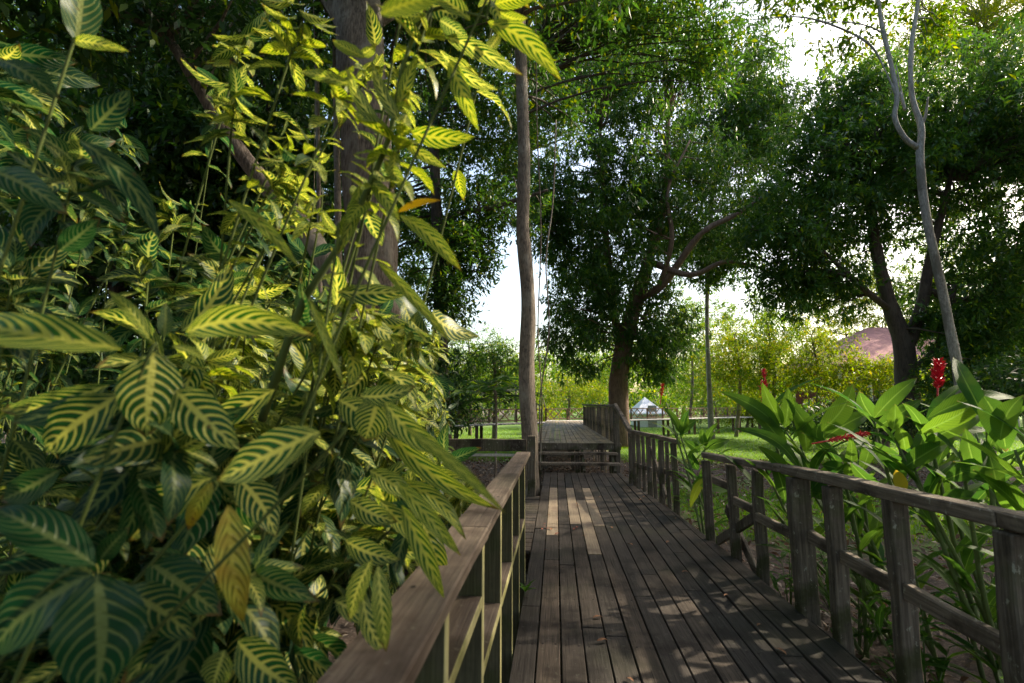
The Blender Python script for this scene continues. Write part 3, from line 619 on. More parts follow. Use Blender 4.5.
# ============================================================ HOUSE and WHITE SHELTER
def house():
    Y = 40.0; cx = P(884, 400, Y+5.5).x; t = thing('red_roofed_house', 'red brick house with a pinkish red pyramid roof and a veranda, behind the yellow-green trees', 'house', (cx, Y+4, GZ))
    M_roof = plain('pink_red_roof', (0.36, 0.17, 0.165), 0.9, 0.2, 2); M_wall = plain('maroon_wall', (0.19, 0.055, 0.04), 0.85, 0.3, 5); M_trim = plain('pale_trim', (0.55, 0.5, 0.42)); M_glass = plain('dark_window', (0.03, 0.035, 0.04), 0.15)
    x0, x1, y0, y1 = cx-6.6, cx+6.6, Y, Y+11; ez = 4.6; az = 8.3; fz = 1.2
    m = MB(); m.box(x0+1.6, x1-0.5, y0+1.8, y1-0.5, fz, ez-0.05); m.box(x0, x1, y0, y1, fz-0.25, fz-0.005); recenter(m.build('wall', M_wall, t))
    m = MB(); a = [(x0-.9, y0-.9, ez), (x1+.9, y0-.9, ez), (x1+.9, y1+.9, ez), (x0-.9, y1+.9, ez), (cx-.8, (y0+y1)/2, az), (cx+.8, (y0+y1)/2, az)]
    b = [(v[0], v[1], v[2]-0.16) for v in a[:4]]
    m.add(a+b, [(0, 1, 5, 4), (1, 2, 5), (2, 3, 4, 5), (3, 0, 4), (0, 6, 7, 1), (1, 7, 8, 2), (2, 8, 9, 3), (3, 9, 6, 0), (6, 9, 8, 7)]); recenter(m.build('roof', M_roof, t))
    for i in range(7):
        x = x0+0.1+i*(x1-x0-0.4)/6; m = MB(); m.box(x, x+0.2, y0+0.05, y0+0.25, GZ, ez-0.165); recenter(m.build('veranda_post', M_trim, t))
    m = MB(); m.box(x0+.1, x1-.1, y0+0.1, y0+0.2, fz+0.85, fz+0.95)
    for i in range(60): x = x0+0.3+i*(x1-x0-0.6)/60; m.box(x, x+0.05, y0+0.12, y0+0.18, fz, fz+0.849)
    recenter(m.build('veranda_railing', M_far, t))
    for x in (x0+2.2, x0+3.9, x0+7.6, x0+9.8):
        m = MB(); m.box(x-.08, x+1.08, y0+1.72, y0+1.797, fz+0.9, fz+2.5); w_ = m.build('window', M_trim, t); recenter(w_)
        m = MB(); m.box(x, x+0.48, y0+1.68, y0+1.717, fz+0.98, fz+2.42); m.box(x+0.52, x+1.0, y0+1.68, y0+1.717, fz+0.98, fz+2.42); recenter(m.build('pane', M_glass, w_))
    m = MB(); m.box(x0+5.9, x0+6.8, y0+1.73, y0+1.797, fz, fz+2.1); recenter(m.build('door', M_glass, t))
house()
def shelter():
    Y = 47; a = P(639, 419, Y); b = P(664, 419, Y); M_w = plain('white_paint', (0.86, 0.85, 0.90), 0.6, 0.05)
    M_d = plain('grey_plinth', (0.35, 0.33, 0.32)); t = thing('white_shelter', 'small white hut with a pointed white roof, right of the brown tree trunk', 'hut', ((a.x+b.x)/2, Y, GZ))
    ex = P(637, 413.5, Y).z; ap = P(645, 400, Y+3); cxm = (a.x+b.x)/2; x0, x1 = a.x-.2, b.x+.3
    m = MB(); m.box(x0+.3, x1-.3, Y+.4, Y+6, GZ, ex-.02); recenter(m.build('wall', M_w, t))
    m = MB(); V = [(x0, Y, ex), (x1, Y, ex), (x1, Y+6.4, ex), (x0, Y+6.4, ex), (ap.x, Y+3.2, ap.z+.3)]; V += [(v[0], v[1], v[2]-.12) for v in V[:4]]
    m.add(V, [(0, 1, 4), (1, 2, 4), (2, 3, 4), (3, 0, 4), (0, 5, 6, 1), (1, 6, 7, 2), (2, 7, 8, 3), (3, 8, 5, 0), (5, 8, 7, 6)]); recenter(m.build('roof', M_w, t))
    m = MB(); m.box(a.x+0.9, a.x+1.7, Y+.35, Y+.397, GZ, GZ+2.0); recenter(m.build('door', M_d, t))
shelter()

# ============================================================ TREES
def v4(p, r): return (p.x, p.y, p.z, r)
def base(px, Y, r): p = P(px, 420, Y); return (p.x, Y, GZ-0.1, r)
def E(px, py, Y, rx, ry, rz, n): p = P(px, py, Y); return ((p.x, p.y, p.z), (rx, ry, rz), n)

# slim trunk beside the walk
Y = 9.3
tree('slim_tree', 'slim straight grey-brown trunk rising beside the boardwalk post', 'tree',
     [v4(P(529, 500, Y), .19), v4(P(529, 437, Y), .155), v4(P(526, 370, Y), .150), v4(P(528, 300, Y), .138), v4(P(523, 230, Y), .13), v4(P(524, 160, Y), .125), v4(P(522, 100, Y), .12), v4(P(519, 0, Y), .11), v4(P(515, -140, Y), .08)],
     [E(515, -60, 9, 3.2, 2.5, 2.0, 60), E(560, 30, 10, 2.0, 1.5, 1.0, 10)], L_mid, M_bark_slim, L=.15, per=70, crad=.7, hub=8)
# big buttressed trunk
Y = 8.2
TB = tree('big_tree', 'massive old grey trunk with spreading buttresses behind the variegated shrubs', 'tree',
     [v4(P(372, 500, Y), .85), v4(P(373, 400, Y), .62), v4(P(372, 300, Y), .48), v4(P(370, 200, Y), .43), v4(P(364, 100, Y), .42), v4(P(357, 0, Y), .42), v4(P(350, -170, Y), .35)],
     [E(330, -60, 9, 5, 4, 2.0, 130), E(200, -20, 11, 4, 4, 3, 80), E(440, 20, 12, 2.6, 2.5, 2.2, 60)], L_dark, M_bark_grey, L=.15, per=90, crad=.8, seg=20, ridge=0.07, hub=8,
     limbs=[[v4(P(366, 60, Y), .22), v4(P(330, 0, Y), .16), v4(P(290, -60, Y), .08)], [v4(P(360, 30, Y), .2), v4(P(420, -10, Y+1), .14), v4(P(470, -50, Y+2), .08)]])
for bp in ([v4(P(362, 270, Y-.1), .22), v4(P(350, 330, Y-.3), .30), v4(P(330, 400, Y-.6), .28), v4(P(310, 470, Y-.9), .30)], [v4(P(384, 270, Y-.1), .18), v4(P(395, 330, Y-.2), .22), v4(P(408, 420, Y-.3), .22), v4(P(414, 500, Y-.3), .25)]):
    mb = MB(); mb.tube(smooth_path(bp, 6), 12, 0.06, 0.12); recenter(mb.build('buttress', M_bark_grey, TB, smooth=True))
# leaning pale trunk
Y = 6.6
tree('leaning_tree', 'pale leaning trunk slanting down to the right in front of the massive trunk', 'tree',
     [v4(P(372, 400, Y), .20), v4(P(342, 300, Y), .17), v4(P(316, 245, Y), .15), v4(P(270, 190, Y), .14), v4(P(225, 130, Y), .11), v4(P(170, 40, Y), .07)],
     [E(180, 10, 6.5, 2.0, 1.5, 1.2, 50)], L_dark, M_bark_grey, L=.13, per=70, crad=.6, hub=4.5)
# thin saplings
for px, Y, r, lab in ((318, 10, .05, 'thinnest straight sapling stem, left of the massive trunk'), (337, 11, .085, 'thin grey sapling trunk just left of the massive trunk')):
    tree('sapling', lab, 'tree', [base(px+3, Y, r*1.2), v4(P(px+2, 300, Y), r), v4(P(px, 150, Y), r*.9), v4(P(px-2, 0, Y), r*.8), v4(P(px-4, -100, Y), r*.4)],
         [E(px, -40, Y, 1.5, 1.5, 1.0, 24)], L_mid, M_bark_slim, L=.13, per=60, crad=.6, hub=7)
# thin tree with horizontal limb
Y = 18
tree('dark_trunk_tree', 'dark narrow trunk with one long level limb reaching right towards the slim trunk', 'tree',
     [base(446, Y, .30), v4(P(440, 300, Y), .24), v4(P(436, 200, Y), .2), v4(P(432, 80, Y), .17), v4(P(428, -20, Y), .1)],
     [E(440, 40, 18, 5, 4, 3.2, 150), E(478, 130, 19, 3.0, 3, 2.0, 70), E(455, 270, 18, 1.6, 2, 1.8, 26), E(480, 215, 19, 3.0, 2, 1.2, 40), E(468, 255, 18, 1.0, 1, 1.4, 22), E(448, 300, 17, 0.8, 1, 1.0, 14), E(395, 240, 20, 2.5, 2, 2.5, 50)], L_mid, M_bark_dark, L=.17, per=100, crad=.8, hub=6,
     limbs=[[v4(P(438, 232, Y), .13), v4(P(458, 214, Y), .12), v4(P(490, 208, Y), .10), v4(P(520, 199, Y), .09), v4(P(548, 190, Y), .05)]])
# central mango
Y = 25
TM = tree('mango_tree', 'large dark drooping-leaved tree with brown trunk behind the platform railing', 'tree',
     [base(620, Y, .60), v4(P(619, 405, Y), .50), v4(P(620, 370, Y), .46), v4(P(628, 330, Y), .42), v4(P(640, 290, Y), .36), v4(P(650, 255, Y), .28), v4(P(664, 200, Y), .2), v4(P(668, 120, Y), .12)],
     [E(620, 215, 25, 3.7, 4, 5.6, 230), E(582, 320, 24, 2.0, 2.6, 3.0, 75), E(655, 340, 24.5, 1.9, 2.6, 2.2, 60), E(552, 220, 25, 1.3, 2, 3.4, 60), E(690, 190, 26, 3.8, 3, 4.2, 95), E(625, 80, 25, 4.4, 4, 3.8, 150)],
     L_mango, M_bark_red, L=.21, per=120, crad=.85, wr=.28, droop=.9, hub=4, floor=2.6,
     limbs=[[v4(P(622, 350, Y), .26), v4(P(612, 300, Y), .2), v4(P(605, 220, Y), .15), v4(P(600, 130, Y), .08)],
            [v4(P(636, 300, Y), .24), v4(P(662, 285, Y-1), .2), v4(P(700, 235, Y-2), .15), v4(P(735, 215, Y-2), .11), v4(P(775, 190, Y-2), .05)],
            [v4(P(650, 262, Y-.6), .18), v4(P(690, 275, Y-2), .14), v4(P(725, 262, Y-2.5), .10), v4(P(762, 268, Y-3), .05)],
            [v4(P(660, 285, Y-1), .13), v4(P(672, 240, Y-2), .12), v4(P(668, 190, Y-2), .08), v4(P(690, 140, Y-2), .04)]])
tree('forest_tree', 'tall bright-leaved tree whose crown fills the top behind the slim trunk', 'tree',
     [base(529, 31, .35), v4(P(527, 300, 31), .3), v4(P(530, 150, 31), .2), v4(P(545, 0, 31), .1)],
     [E(565, 60, 29, 5.5, 4, 6, 120), E(520, 140, 29, 3.4, 3, 3.2, 50), E(640, 20, 30, 6, 4, 4, 100), E(512, 195, 29, 2.2, 2, 2.0, 40)], L_mid, M_bark_dark, L=.2, per=100, crad=.9, hub=8)
# second dark crown between the mangos
Y = 31
tree('mango_tree', 'dark round-topped tree standing against the white sky between the two largest crowns', 'tree',
     [base(711, Y, .20), v4(P(709, 380, Y), .14), v4(P(707, 300, Y), .12), v4(P(712, 200, Y), .15), v4(P(722, 120, Y), .1)],
     [E(735, 135, 31, 4.0, 3.5, 4.6, 190), E(700, 240, 31, 3.0, 3, 3.0, 70), E(742, 60, 31, 2.6, 3, 2.2, 45), E(722, 262, 30, 2.2, 2, 1.7, 36), E(768, 120, 31, 1.6, 2.5, 3.2, 60), E(755, 215, 30, 2.0, 2, 1.6, 36)], L_mango, M_bark_pale, L=.22, per=115, crad=.9, wr=.3, droop=.8, hub=5)
# overhead mid canopy (upper centre)
tree('forest_tree', 'leafy tree overhanging the top of the scene right of the slim trunk', 'tree',
     [base(531, 16, .12), v4(P(528, 380, 16), .11), v4(P(524, 200, 16), .10), v4(P(530, 60, 16), .09), v4(P(580, -40, 15), .07), v4(P(650, -70, 15), .04)],
     [E(640, 10, 15, 3.6, 3, 1.8, 80), E(585, -20, 14, 3.5, 3, 1.8, 60), E(700, 60, 16, 1.6, 1.6, 1.4, 34), E(560, 100, 18, 1.9, 1.5, 1.5, 20)], L_mid, M_bark_dark, L=.16, per=85, crad=.75, hub=9)
# right big dark tree
Y = 21
tree('mango_tree', 'broad dark tree with forked black trunk at the right, in front of the red-roofed house', 'tree',
     [base(912, Y, .55), v4(P(908, 410, Y), .45), v4(P(905, 365, Y), .38), v4(P(902, 340, Y), .36), v4(P(888, 300, Y), .26), v4(P(875, 240, Y), .2), v4(P(870, 160, Y), .1)],
     [E(850, 185, 21.5, 3.4, 3.6, 3.6, 150), E(910, 130, 22, 4.6, 4, 3.6, 180), E(990, 160, 22, 4.0, 4, 4.2, 155), E(1010, 290, 21, 3.2, 4, 3.2, 160), E(975, 335, 20, 1.8, 2, 1.3, 40), E(795, 235, 20.5, 2.2, 2.4, 2.6, 60), E(1060, 120, 21, 4, 4, 5, 120), E(838, 110, 23, 2.6, 3, 1.6, 60), E(825, 290, 21, 1.5, 2, 1.2, 22), E(783, 285, 21, 1.1, 2, 1.2, 20)],
     L_mango, M_bark_dark, L=.19, per=120, crad=.85, wr=.32, droop=.75, hub=4.5,
     limbs=[[v4(P(905, 350, Y), .28), v4(P(922, 305, Y), .22), v4(P(930, 260, Y), .18), v4(P(950, 180, Y), .1)],
            [v4(P(906, 375, Y), .16), v4(P(935, 350, Y), .14), v4(P(948, 315, Y), .12), v4(P(955, 285, Y), .07)],
            [v4(P(890, 310, Y), .14), v4(P(865, 290, Y-1), .12), v4(P(835, 262, Y-1), .09), v4(P(810, 240, Y-1), .05)],
            [v4(P(926, 290, Y), .16), v4(P(965, 300, Y), .13), v4(P(1010, 270, Y), .08)]])
# pale twisting tree
Y = 13.5
tree('pale_bark_tree', 'slender pale grey tree with a wavy forked trunk against the dark foliage at right', 'tree',
     [base(966, Y, .17), v4(P(960, 385, Y), 0.121), v4(P(952, 340, Y), 0.111), v4(P(940, 280, Y), 0.105), v4(P(926, 215, Y), 0.099), v4(P(920, 160, Y), 0.095), v4(P(921, 128, Y), 0.083), v4(P(912, 95, Y), 0.063), v4(P(911, 50, Y), 0.057), v4(P(918, 0, Y), 0.048), v4(P(925, -90, Y), 0.032)],
     [E(900, -60, 13.5, 3, 2.5, 1.4, 60), E(860, 0, 14, 1.8, 1.2, .5, 13), E(790, 2, 13.5, 1.1, 1, .4, 9), E(930, 20, 14.5, 1.3, 1, .9, 15), E(855, 45, 14, 1.3, .8, .5, 7)], L_light, M_bark_pale, L=.15, per=60, crad=.5, hub=8.5, ridge=0.02, r_limb=.03,
     limbs=[[v4(P(918, 148, Y), 0.076), v4(P(905, 138, Y), 0.067), v4(P(895, 118, Y), 0.063), v4(P(897, 95, Y), 0.063), v4(P(890, 60, Y), 0.057), v4(P(882, 25, Y), 0.054), v4(P(876, -20, Y), 0.044), v4(P(870, -90, Y), 0.032)],
            [v4(P(897, 97, Y), 0.038), v4(P(885, 70, Y), 0.019), v4(P(870, 45, Y), 0.032), v4(P(840, 28, Y), 0.028), v4(P(800, 17, Y), 0.022), v4(P(750, 20, Y), 0.010)],
            [v4(P(888, 35, Y), 0.026), v4(P(860, 24, Y), 0.019), v4(P(820, 22, Y), 0.012), v4(P(780, 28, Y), 0.006)],
            [v4(P(919, 128, Y), 0.044), v4(P(925, 118, Y), 0.038), v4(P(928, 97, Y), 0.022)],
            [v4(P(900, 92, Y), 0.032), v4(P(905, 110, Y), 0.028), v4(P(896, 65, Y), 0.012)]])
# sunlit feathery crowns top right
tree('sunlit_tree', 'tall yellow-green feathery tree lit by the sun in the top right corner', 'tree',
     [base(1010, 36, .4), v4(P(1005, 300, 36), .3), v4(P(990, 100, 36), .2), v4(P(985, 20, 36), .12)],
     [E(985, 20, 36, 5.5, 4, 5, 260), E(1050, 40, 34, 5, 4, 5, 120), E(905, 60, 38, 4, 3, 2.5, 70), E(940, 90, 36, 5, 3, 2, 60)], L_yel, M_bark_pale, L=.14, per=120, crad=.95, hub=12, wr=.3, droop=.2)
# bright broken trees and bushes of the middle distance
def bush(name, label, px, Y, top, rx, n, lmat=L_light, L=.15, bmat=M_bark_slim, low=408, group=None, per=80, dr=.4):
    a = P(px, top, Y); b = P(px, low, Y); cz = (a.z+b.z)/2; rz = (a.z-b.z)/2
    tree(name, label, 'tree' if rz > 1.6 else 'bush', [base(px, Y, .13), (a.x+.1, Y, cz-rz*.4, .1), (a.x-.1, Y, cz+rz*.6, .04)], [((a.x, Y, cz), (rx, rx*.9, rz), n)], lmat, bmat, L=L, per=per, crad=.7, droop=dr, hub=min(0.6, cz-rz*.3), group=group, floor=GZ+0.3, r_limb=.03)
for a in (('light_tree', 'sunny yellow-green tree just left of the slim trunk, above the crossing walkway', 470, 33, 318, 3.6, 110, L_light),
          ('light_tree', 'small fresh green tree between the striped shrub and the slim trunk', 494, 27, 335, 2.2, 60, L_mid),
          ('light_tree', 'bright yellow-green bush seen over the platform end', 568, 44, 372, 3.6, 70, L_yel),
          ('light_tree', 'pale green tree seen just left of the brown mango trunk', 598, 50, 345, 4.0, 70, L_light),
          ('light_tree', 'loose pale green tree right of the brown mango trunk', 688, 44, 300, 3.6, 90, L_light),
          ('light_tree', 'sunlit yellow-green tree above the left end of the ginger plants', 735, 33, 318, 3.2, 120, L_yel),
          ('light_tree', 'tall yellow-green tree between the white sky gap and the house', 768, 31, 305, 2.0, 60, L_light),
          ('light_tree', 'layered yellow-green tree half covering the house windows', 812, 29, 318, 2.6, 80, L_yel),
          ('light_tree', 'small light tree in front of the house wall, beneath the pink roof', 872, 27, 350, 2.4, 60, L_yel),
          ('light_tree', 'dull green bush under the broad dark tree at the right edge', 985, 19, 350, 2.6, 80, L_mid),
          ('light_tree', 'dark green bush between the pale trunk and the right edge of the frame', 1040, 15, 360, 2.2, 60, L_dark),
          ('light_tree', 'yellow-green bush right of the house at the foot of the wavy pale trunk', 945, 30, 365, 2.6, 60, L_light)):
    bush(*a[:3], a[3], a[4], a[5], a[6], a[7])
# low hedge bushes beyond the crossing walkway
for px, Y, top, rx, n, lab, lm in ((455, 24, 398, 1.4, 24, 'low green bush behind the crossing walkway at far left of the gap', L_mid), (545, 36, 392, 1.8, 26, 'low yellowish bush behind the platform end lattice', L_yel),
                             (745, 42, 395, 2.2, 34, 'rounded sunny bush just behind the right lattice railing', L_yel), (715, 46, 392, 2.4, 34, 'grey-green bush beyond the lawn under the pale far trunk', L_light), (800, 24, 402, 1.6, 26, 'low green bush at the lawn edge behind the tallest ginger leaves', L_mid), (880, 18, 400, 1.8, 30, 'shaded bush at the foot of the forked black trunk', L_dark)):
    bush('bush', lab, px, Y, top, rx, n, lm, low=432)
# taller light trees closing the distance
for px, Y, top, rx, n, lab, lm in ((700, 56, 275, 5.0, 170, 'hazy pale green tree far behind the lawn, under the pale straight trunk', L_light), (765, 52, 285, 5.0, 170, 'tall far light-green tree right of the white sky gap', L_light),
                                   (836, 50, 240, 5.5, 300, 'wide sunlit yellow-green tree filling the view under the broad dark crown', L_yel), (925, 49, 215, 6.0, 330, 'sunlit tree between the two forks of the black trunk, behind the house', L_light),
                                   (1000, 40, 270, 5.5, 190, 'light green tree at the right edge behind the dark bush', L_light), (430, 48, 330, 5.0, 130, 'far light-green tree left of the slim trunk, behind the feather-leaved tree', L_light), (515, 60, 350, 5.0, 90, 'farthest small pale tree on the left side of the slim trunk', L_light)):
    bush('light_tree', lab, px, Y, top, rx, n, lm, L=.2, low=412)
# left-hand forest
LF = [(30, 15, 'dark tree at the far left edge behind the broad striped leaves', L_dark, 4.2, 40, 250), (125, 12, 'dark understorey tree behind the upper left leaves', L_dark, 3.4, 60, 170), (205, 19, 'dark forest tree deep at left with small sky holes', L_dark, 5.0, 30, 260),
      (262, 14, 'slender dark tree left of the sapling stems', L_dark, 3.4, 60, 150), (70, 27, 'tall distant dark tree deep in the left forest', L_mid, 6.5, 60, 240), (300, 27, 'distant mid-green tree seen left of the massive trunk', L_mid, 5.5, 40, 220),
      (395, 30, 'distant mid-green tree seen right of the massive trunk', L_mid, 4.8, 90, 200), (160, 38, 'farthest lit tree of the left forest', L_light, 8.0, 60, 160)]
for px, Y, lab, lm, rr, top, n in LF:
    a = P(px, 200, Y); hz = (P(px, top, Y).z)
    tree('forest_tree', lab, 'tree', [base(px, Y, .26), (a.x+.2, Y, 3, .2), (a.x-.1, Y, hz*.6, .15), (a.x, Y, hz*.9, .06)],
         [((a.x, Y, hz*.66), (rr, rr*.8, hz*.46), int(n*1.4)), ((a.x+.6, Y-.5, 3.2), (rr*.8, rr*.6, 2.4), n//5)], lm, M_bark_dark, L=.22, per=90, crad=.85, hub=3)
# undergrowth at left
for px, Y, top, rx, n, lab in ((60, 9, 330, 1.7, 60, 'dark shrub below the blurred left leaf'), (190, 10, 345, 1.8, 60, 'dark shrub behind the central rosette of striped leaves'), (270, 12, 330, 2.0, 60, 'dark shrub left of the pale leaning trunk'), (420, 13, 345, 1.5, 40, 'dark green shrub right of the massive trunk base'), (130, 18, 330, 3, 80, 'wide dark thicket shrub deep at left')):
    bush('undergrowth_shrub', lab, px, Y, top, rx, n, L_dark, low=440)
# unseen trees added off frame to shade the walk
for x, y, h, rr, n, lab in ((9.6, 3.5, 6.9, 3.4, 260, 'unseen big tree added just outside the right frame edge to shade the walk'), (12.6, 6.9, 8.8, 3.9, 320, 'second big unseen tree added outside the right frame edge, farther along'), (8.5, -1.5, 7.0, 3.4, 160, 'unseen tree added beside the viewer, outside the right frame edge'),
                            (16.3, 10.8, 10.5, 4.2, 300, 'third big unseen tree added outside the right frame edge'), (19.5, 13.3, 12.5, 4.4, 280, 'fourth and tallest unseen tree added outside the right frame edge'), (14.0, 0.5, 11.5, 4.2, 200, 'tall unseen tree added well outside the right frame edge'),
                            (3.0, -3.8, 8.5, 4.8, 220, 'unseen shade tree added behind the viewer on the right'), (-4, -3, 8.5, 4.8, 220, 'unseen shade tree added behind the viewer on the left'), (-9.8, 3.2, 7.5, 4.2, 200, 'unseen shade tree added outside the left frame edge')):
    tree('added_shade_tree', lab, 'tree', [(x, y, GZ-.1, .4), (x+.2, y, 3, .32), (x, y, 6, .25), (x, y, h, .12)], [((x, y, h), (rr, rr, 3.2), n)], L_mid, M_bark_dark, L=.2, per=90, crad=.95, hub=5)
x, y, h = -2.5, -1.8, 12.5  # added tree, its high crown darkens the walk from above
tree('added_shade_tree', 'unseen tree added behind the viewer with a high shading crown right overhead', 'tree', [(x, y, GZ-.1, .4), (x, y, 5, .3), (x+.5, y+2, 9, .2), (x+1, y+4, h, .12)], [((-1.2, 2.0, h), (4.6, 4.0, 2.2), 200)], L_mid, M_bark_dark, L=.2, per=90, crad=.95, hub=7)
# far woodland
def farwood():
    K = 4200; a = RNG.uniform(-1.25, 1.25, K); r = RNG.uniform(62, 110, K); z = RNG.random(K)**0.8*11.0*(0.75+0.25*np.sin(a*9+1.0))
    cs = np.stack([r*np.sin(a), r*np.cos(a), z+GZ+.5], 1)
    pos, d, LL, up = clump_leaves(cs, 2.2, 70, .42, .4, 7, .5); v, f = leaf_quads(pos, d, LL, .5, up=up)
    o = link('far_woodland', np_mesh('far_woodland', v, f), L_light); tag(o, 'distant green woodland closing the view beyond the lawn', 'woodland', kind='stuff')
farwood()

# hanging vines beside the slim trunk
def vine(pts, r, lab):
    m = MB(); m.tube(smooth_path([v4(P(*p), r) for p in pts], 8), 6); o = m.build('hanging_vine', M_bark_slim, None, smooth=True); tag(o, lab, 'vine')
vine([(535, -20, 9.6), (537, 120, 9.6), (541, 230, 9.6), (538, 330, 9.6), (542, 400, 9.6), (540, 470, 9.6)], .014, 'thin hanging vine closest to the slim trunk on its right')
vine([(556, 120, 11), (553, 200, 11), (546, 260, 11), (549, 330, 11), (540, 400, 11), (541, 455, 11)], .018, 'curling grey vine hanging right of the slim trunk vine')
vine([(313, -20, 8.5), (315, 80, 8.5), (314, 200, 8.5)], .008, 'straight thin liana above the sapling stem at left')

# ============================================================ GINGER PLANTS
def seeded(px, py, Y): return np.array(P(px, py, Y))
CAMV = np.array([0, 0, CH])
def hero(bx, by, tx, ty, wpx, Y, arch=0.10, fold=0.25, tone=0.5, dy=0.0, up=0.3):
    """leaf measured in the photograph: base, tip, width; dy = depth of the tip behind the base"""
    a = np.array(P(bx, by, Y)); b = np.array(P(tx, ty, Y+dy)); w_ = wpx*Y/F
    n = (CAMV-(a+b)/2); n /= np.linalg.norm(n); n = n*(1-up)+np.array([0, 0, 1])*up+RNG.normal(size=3)*0.15
    return (a, b, n, w_, arch, fold, tone)
def ginger(label, root, hero_leaves, stalks, flowers, nfill=0, spread=0.3):
    """stalks: list of (top point) ; leaves fill alternately up each stalk"""
    t = thing('red_ginger_plant', label, 'plant', (root[0], root[1], GZ), 'red ginger plants behind the right railing')
    sm = MB(); L = list(hero_leaves)
    for (top, h0, lv) in stalks:
        top = np.array(top); b = np.array([root[0]+RNG.uniform(-spread, spread), root[1]+RNG.uniform(-spread, spread), GZ-.03])
        mid = (b+top)/2+RNG.normal(size=3)*0.06; pts = [(*b, .017), (*(b*.6+mid*.4), .016), (*mid, .015), (*(mid*.4+top*.6), .012), (*top, .007)]
        pth = smooth_path(pts, 5); sm.tube(pth, 7)
        az = RNG.uniform(0, 6.28)
        for k in range(lv):
            f = h0+(1-h0)*(k+.5)/lv; q = np.array(pth[min(len(pth)-1, int(f*(len(pth)-1)))][:3]); s = az+(k % 2)*math.pi+RNG.normal()*.35
            o = np.array([math.cos(s), math.sin(s), 0]); up_ = 0.75-0.5*(1-f)+RNG.normal()*.12; d = o*0.8+np.array([0, 0, up_]); d /= np.linalg.norm(d); ll = RNG.uniform(.38, .62)
            L.append((q, q+d*ll, np.array([-o[0]*.4, -o[1]*.4, 1.0]), RNG.uniform(.085, .125), RNG.uniform(.06, .14), RNG.uniform(.15, .4), RNG.uniform(0, .8)))
    sm.build('stalks', M_gstem, t, smooth=True)
    link('leaves', blade_mesh('leaves', L, 4, 10, (0.8, 0.8)), M_ginger, t)
    for (c, ax, ln_, r) in flowers:
        mb = MB(); ax = np.array(ax, float); ax /= np.linalg.norm(ax); e = np.cross(ax, [0.3, 1, 0.1]); e /= np.linalg.norm(e); g = np.cross(ax, e); c = np.array(c)-ax*ln_/2
        mb.tube([(*(c-ax*.12), .006), (*(c+ax*ln_*.9), .006)], 6)
        nb = int(ln_*300)
        for k in range(nb):
            f = k/nb; a = k*2.4; rr = r*math.sin(math.pi*min(1, .12+.88*(1-f)**.8*.62+.08))*1.0; o = e*math.cos(a)+g*math.sin(a)
            p = c+ax*ln_*f; d = o*.8+ax*.75; d /= np.linalg.norm(d); s2 = np.cross(d, ax); s2 /= np.linalg.norm(s2); d = d+RNG.normal(size=3)*.15; tip = p+d*rr*1.5; m_ = p+d*rr*.8; nn = np.cross(s2, d); w2 = rr*.33
            mb.add([p, m_-s2*w2-nn*w2*.3, tip, m_+s2*w2-nn*w2*.3, m_+nn*w2*.45], [(0, 1, 4), (1, 2, 4), (2, 3, 4), (3, 0, 4), (0, 3, 2, 1)])
        recenter(mb.build('flower', M_red, t, smooth=False))
    return t
YA = 4.4
HA = [hero(781, 430, 719, 391, 15, YA, .12, tone=.5), hero(787, 456, 740, 404, 15, YA, .10, tone=.45), hero(783, 424, 762, 382, 14, YA, .06, tone=.95), hero(785, 428, 788, 387, 13, YA, .05, tone=.75),
      hero(820, 432, 853, 383, 19, YA, .07, tone=.8), hero(816, 438, 786, 396, 15, YA, .10, tone=.5), hero(824, 438, 872, 412, 17, YA, .12, tone=.5), hero(800, 470, 733, 428, 13, YA-.2, .1, tone=.3), hero(806, 452, 792, 412, 16, YA, .08, tone=.9),
      hero(822, 465, 850, 474, 14, YA-.1, .15, tone=.3), hero(790, 480, 758, 446, 15, YA, .1, tone=.6), hero(800, 500, 835, 462, 15, YA, .1, tone=.4), hero(785, 500, 770, 455, 15, YA, .1, tone=.35), hero(820, 500, 800, 455, 16, YA, .1, tone=.25)]
ginger('red ginger plant with upright glossy leaves and a red cone behind the railing joint', (2.75, 4.6), HA,
       [(P(786, 432, YA), .15, 12), (P(820, 436, YA), .15, 12), (P(803, 452, YA), .15, 12), (P(765, 468, YA+.2), .35, 7), (P(842, 462, YA-.1), .35, 8), (P(858, 450, YA+.3), .2, 10), (P(800, 470, YA+.5), .35, 7), (P(750, 480, YA+.4), .35, 6), (P(765, 405, YA+.2), .9, 1)],
       [(P(764, 392, YA+.2), (.05, 0, 1), .19, .035), (P(764, 374, YA+.25), (-.1, 0, 1), .08, .026), (P(848, 437, YA-.2), (1, .1, .18), .36, .026)])
YB = 3.6
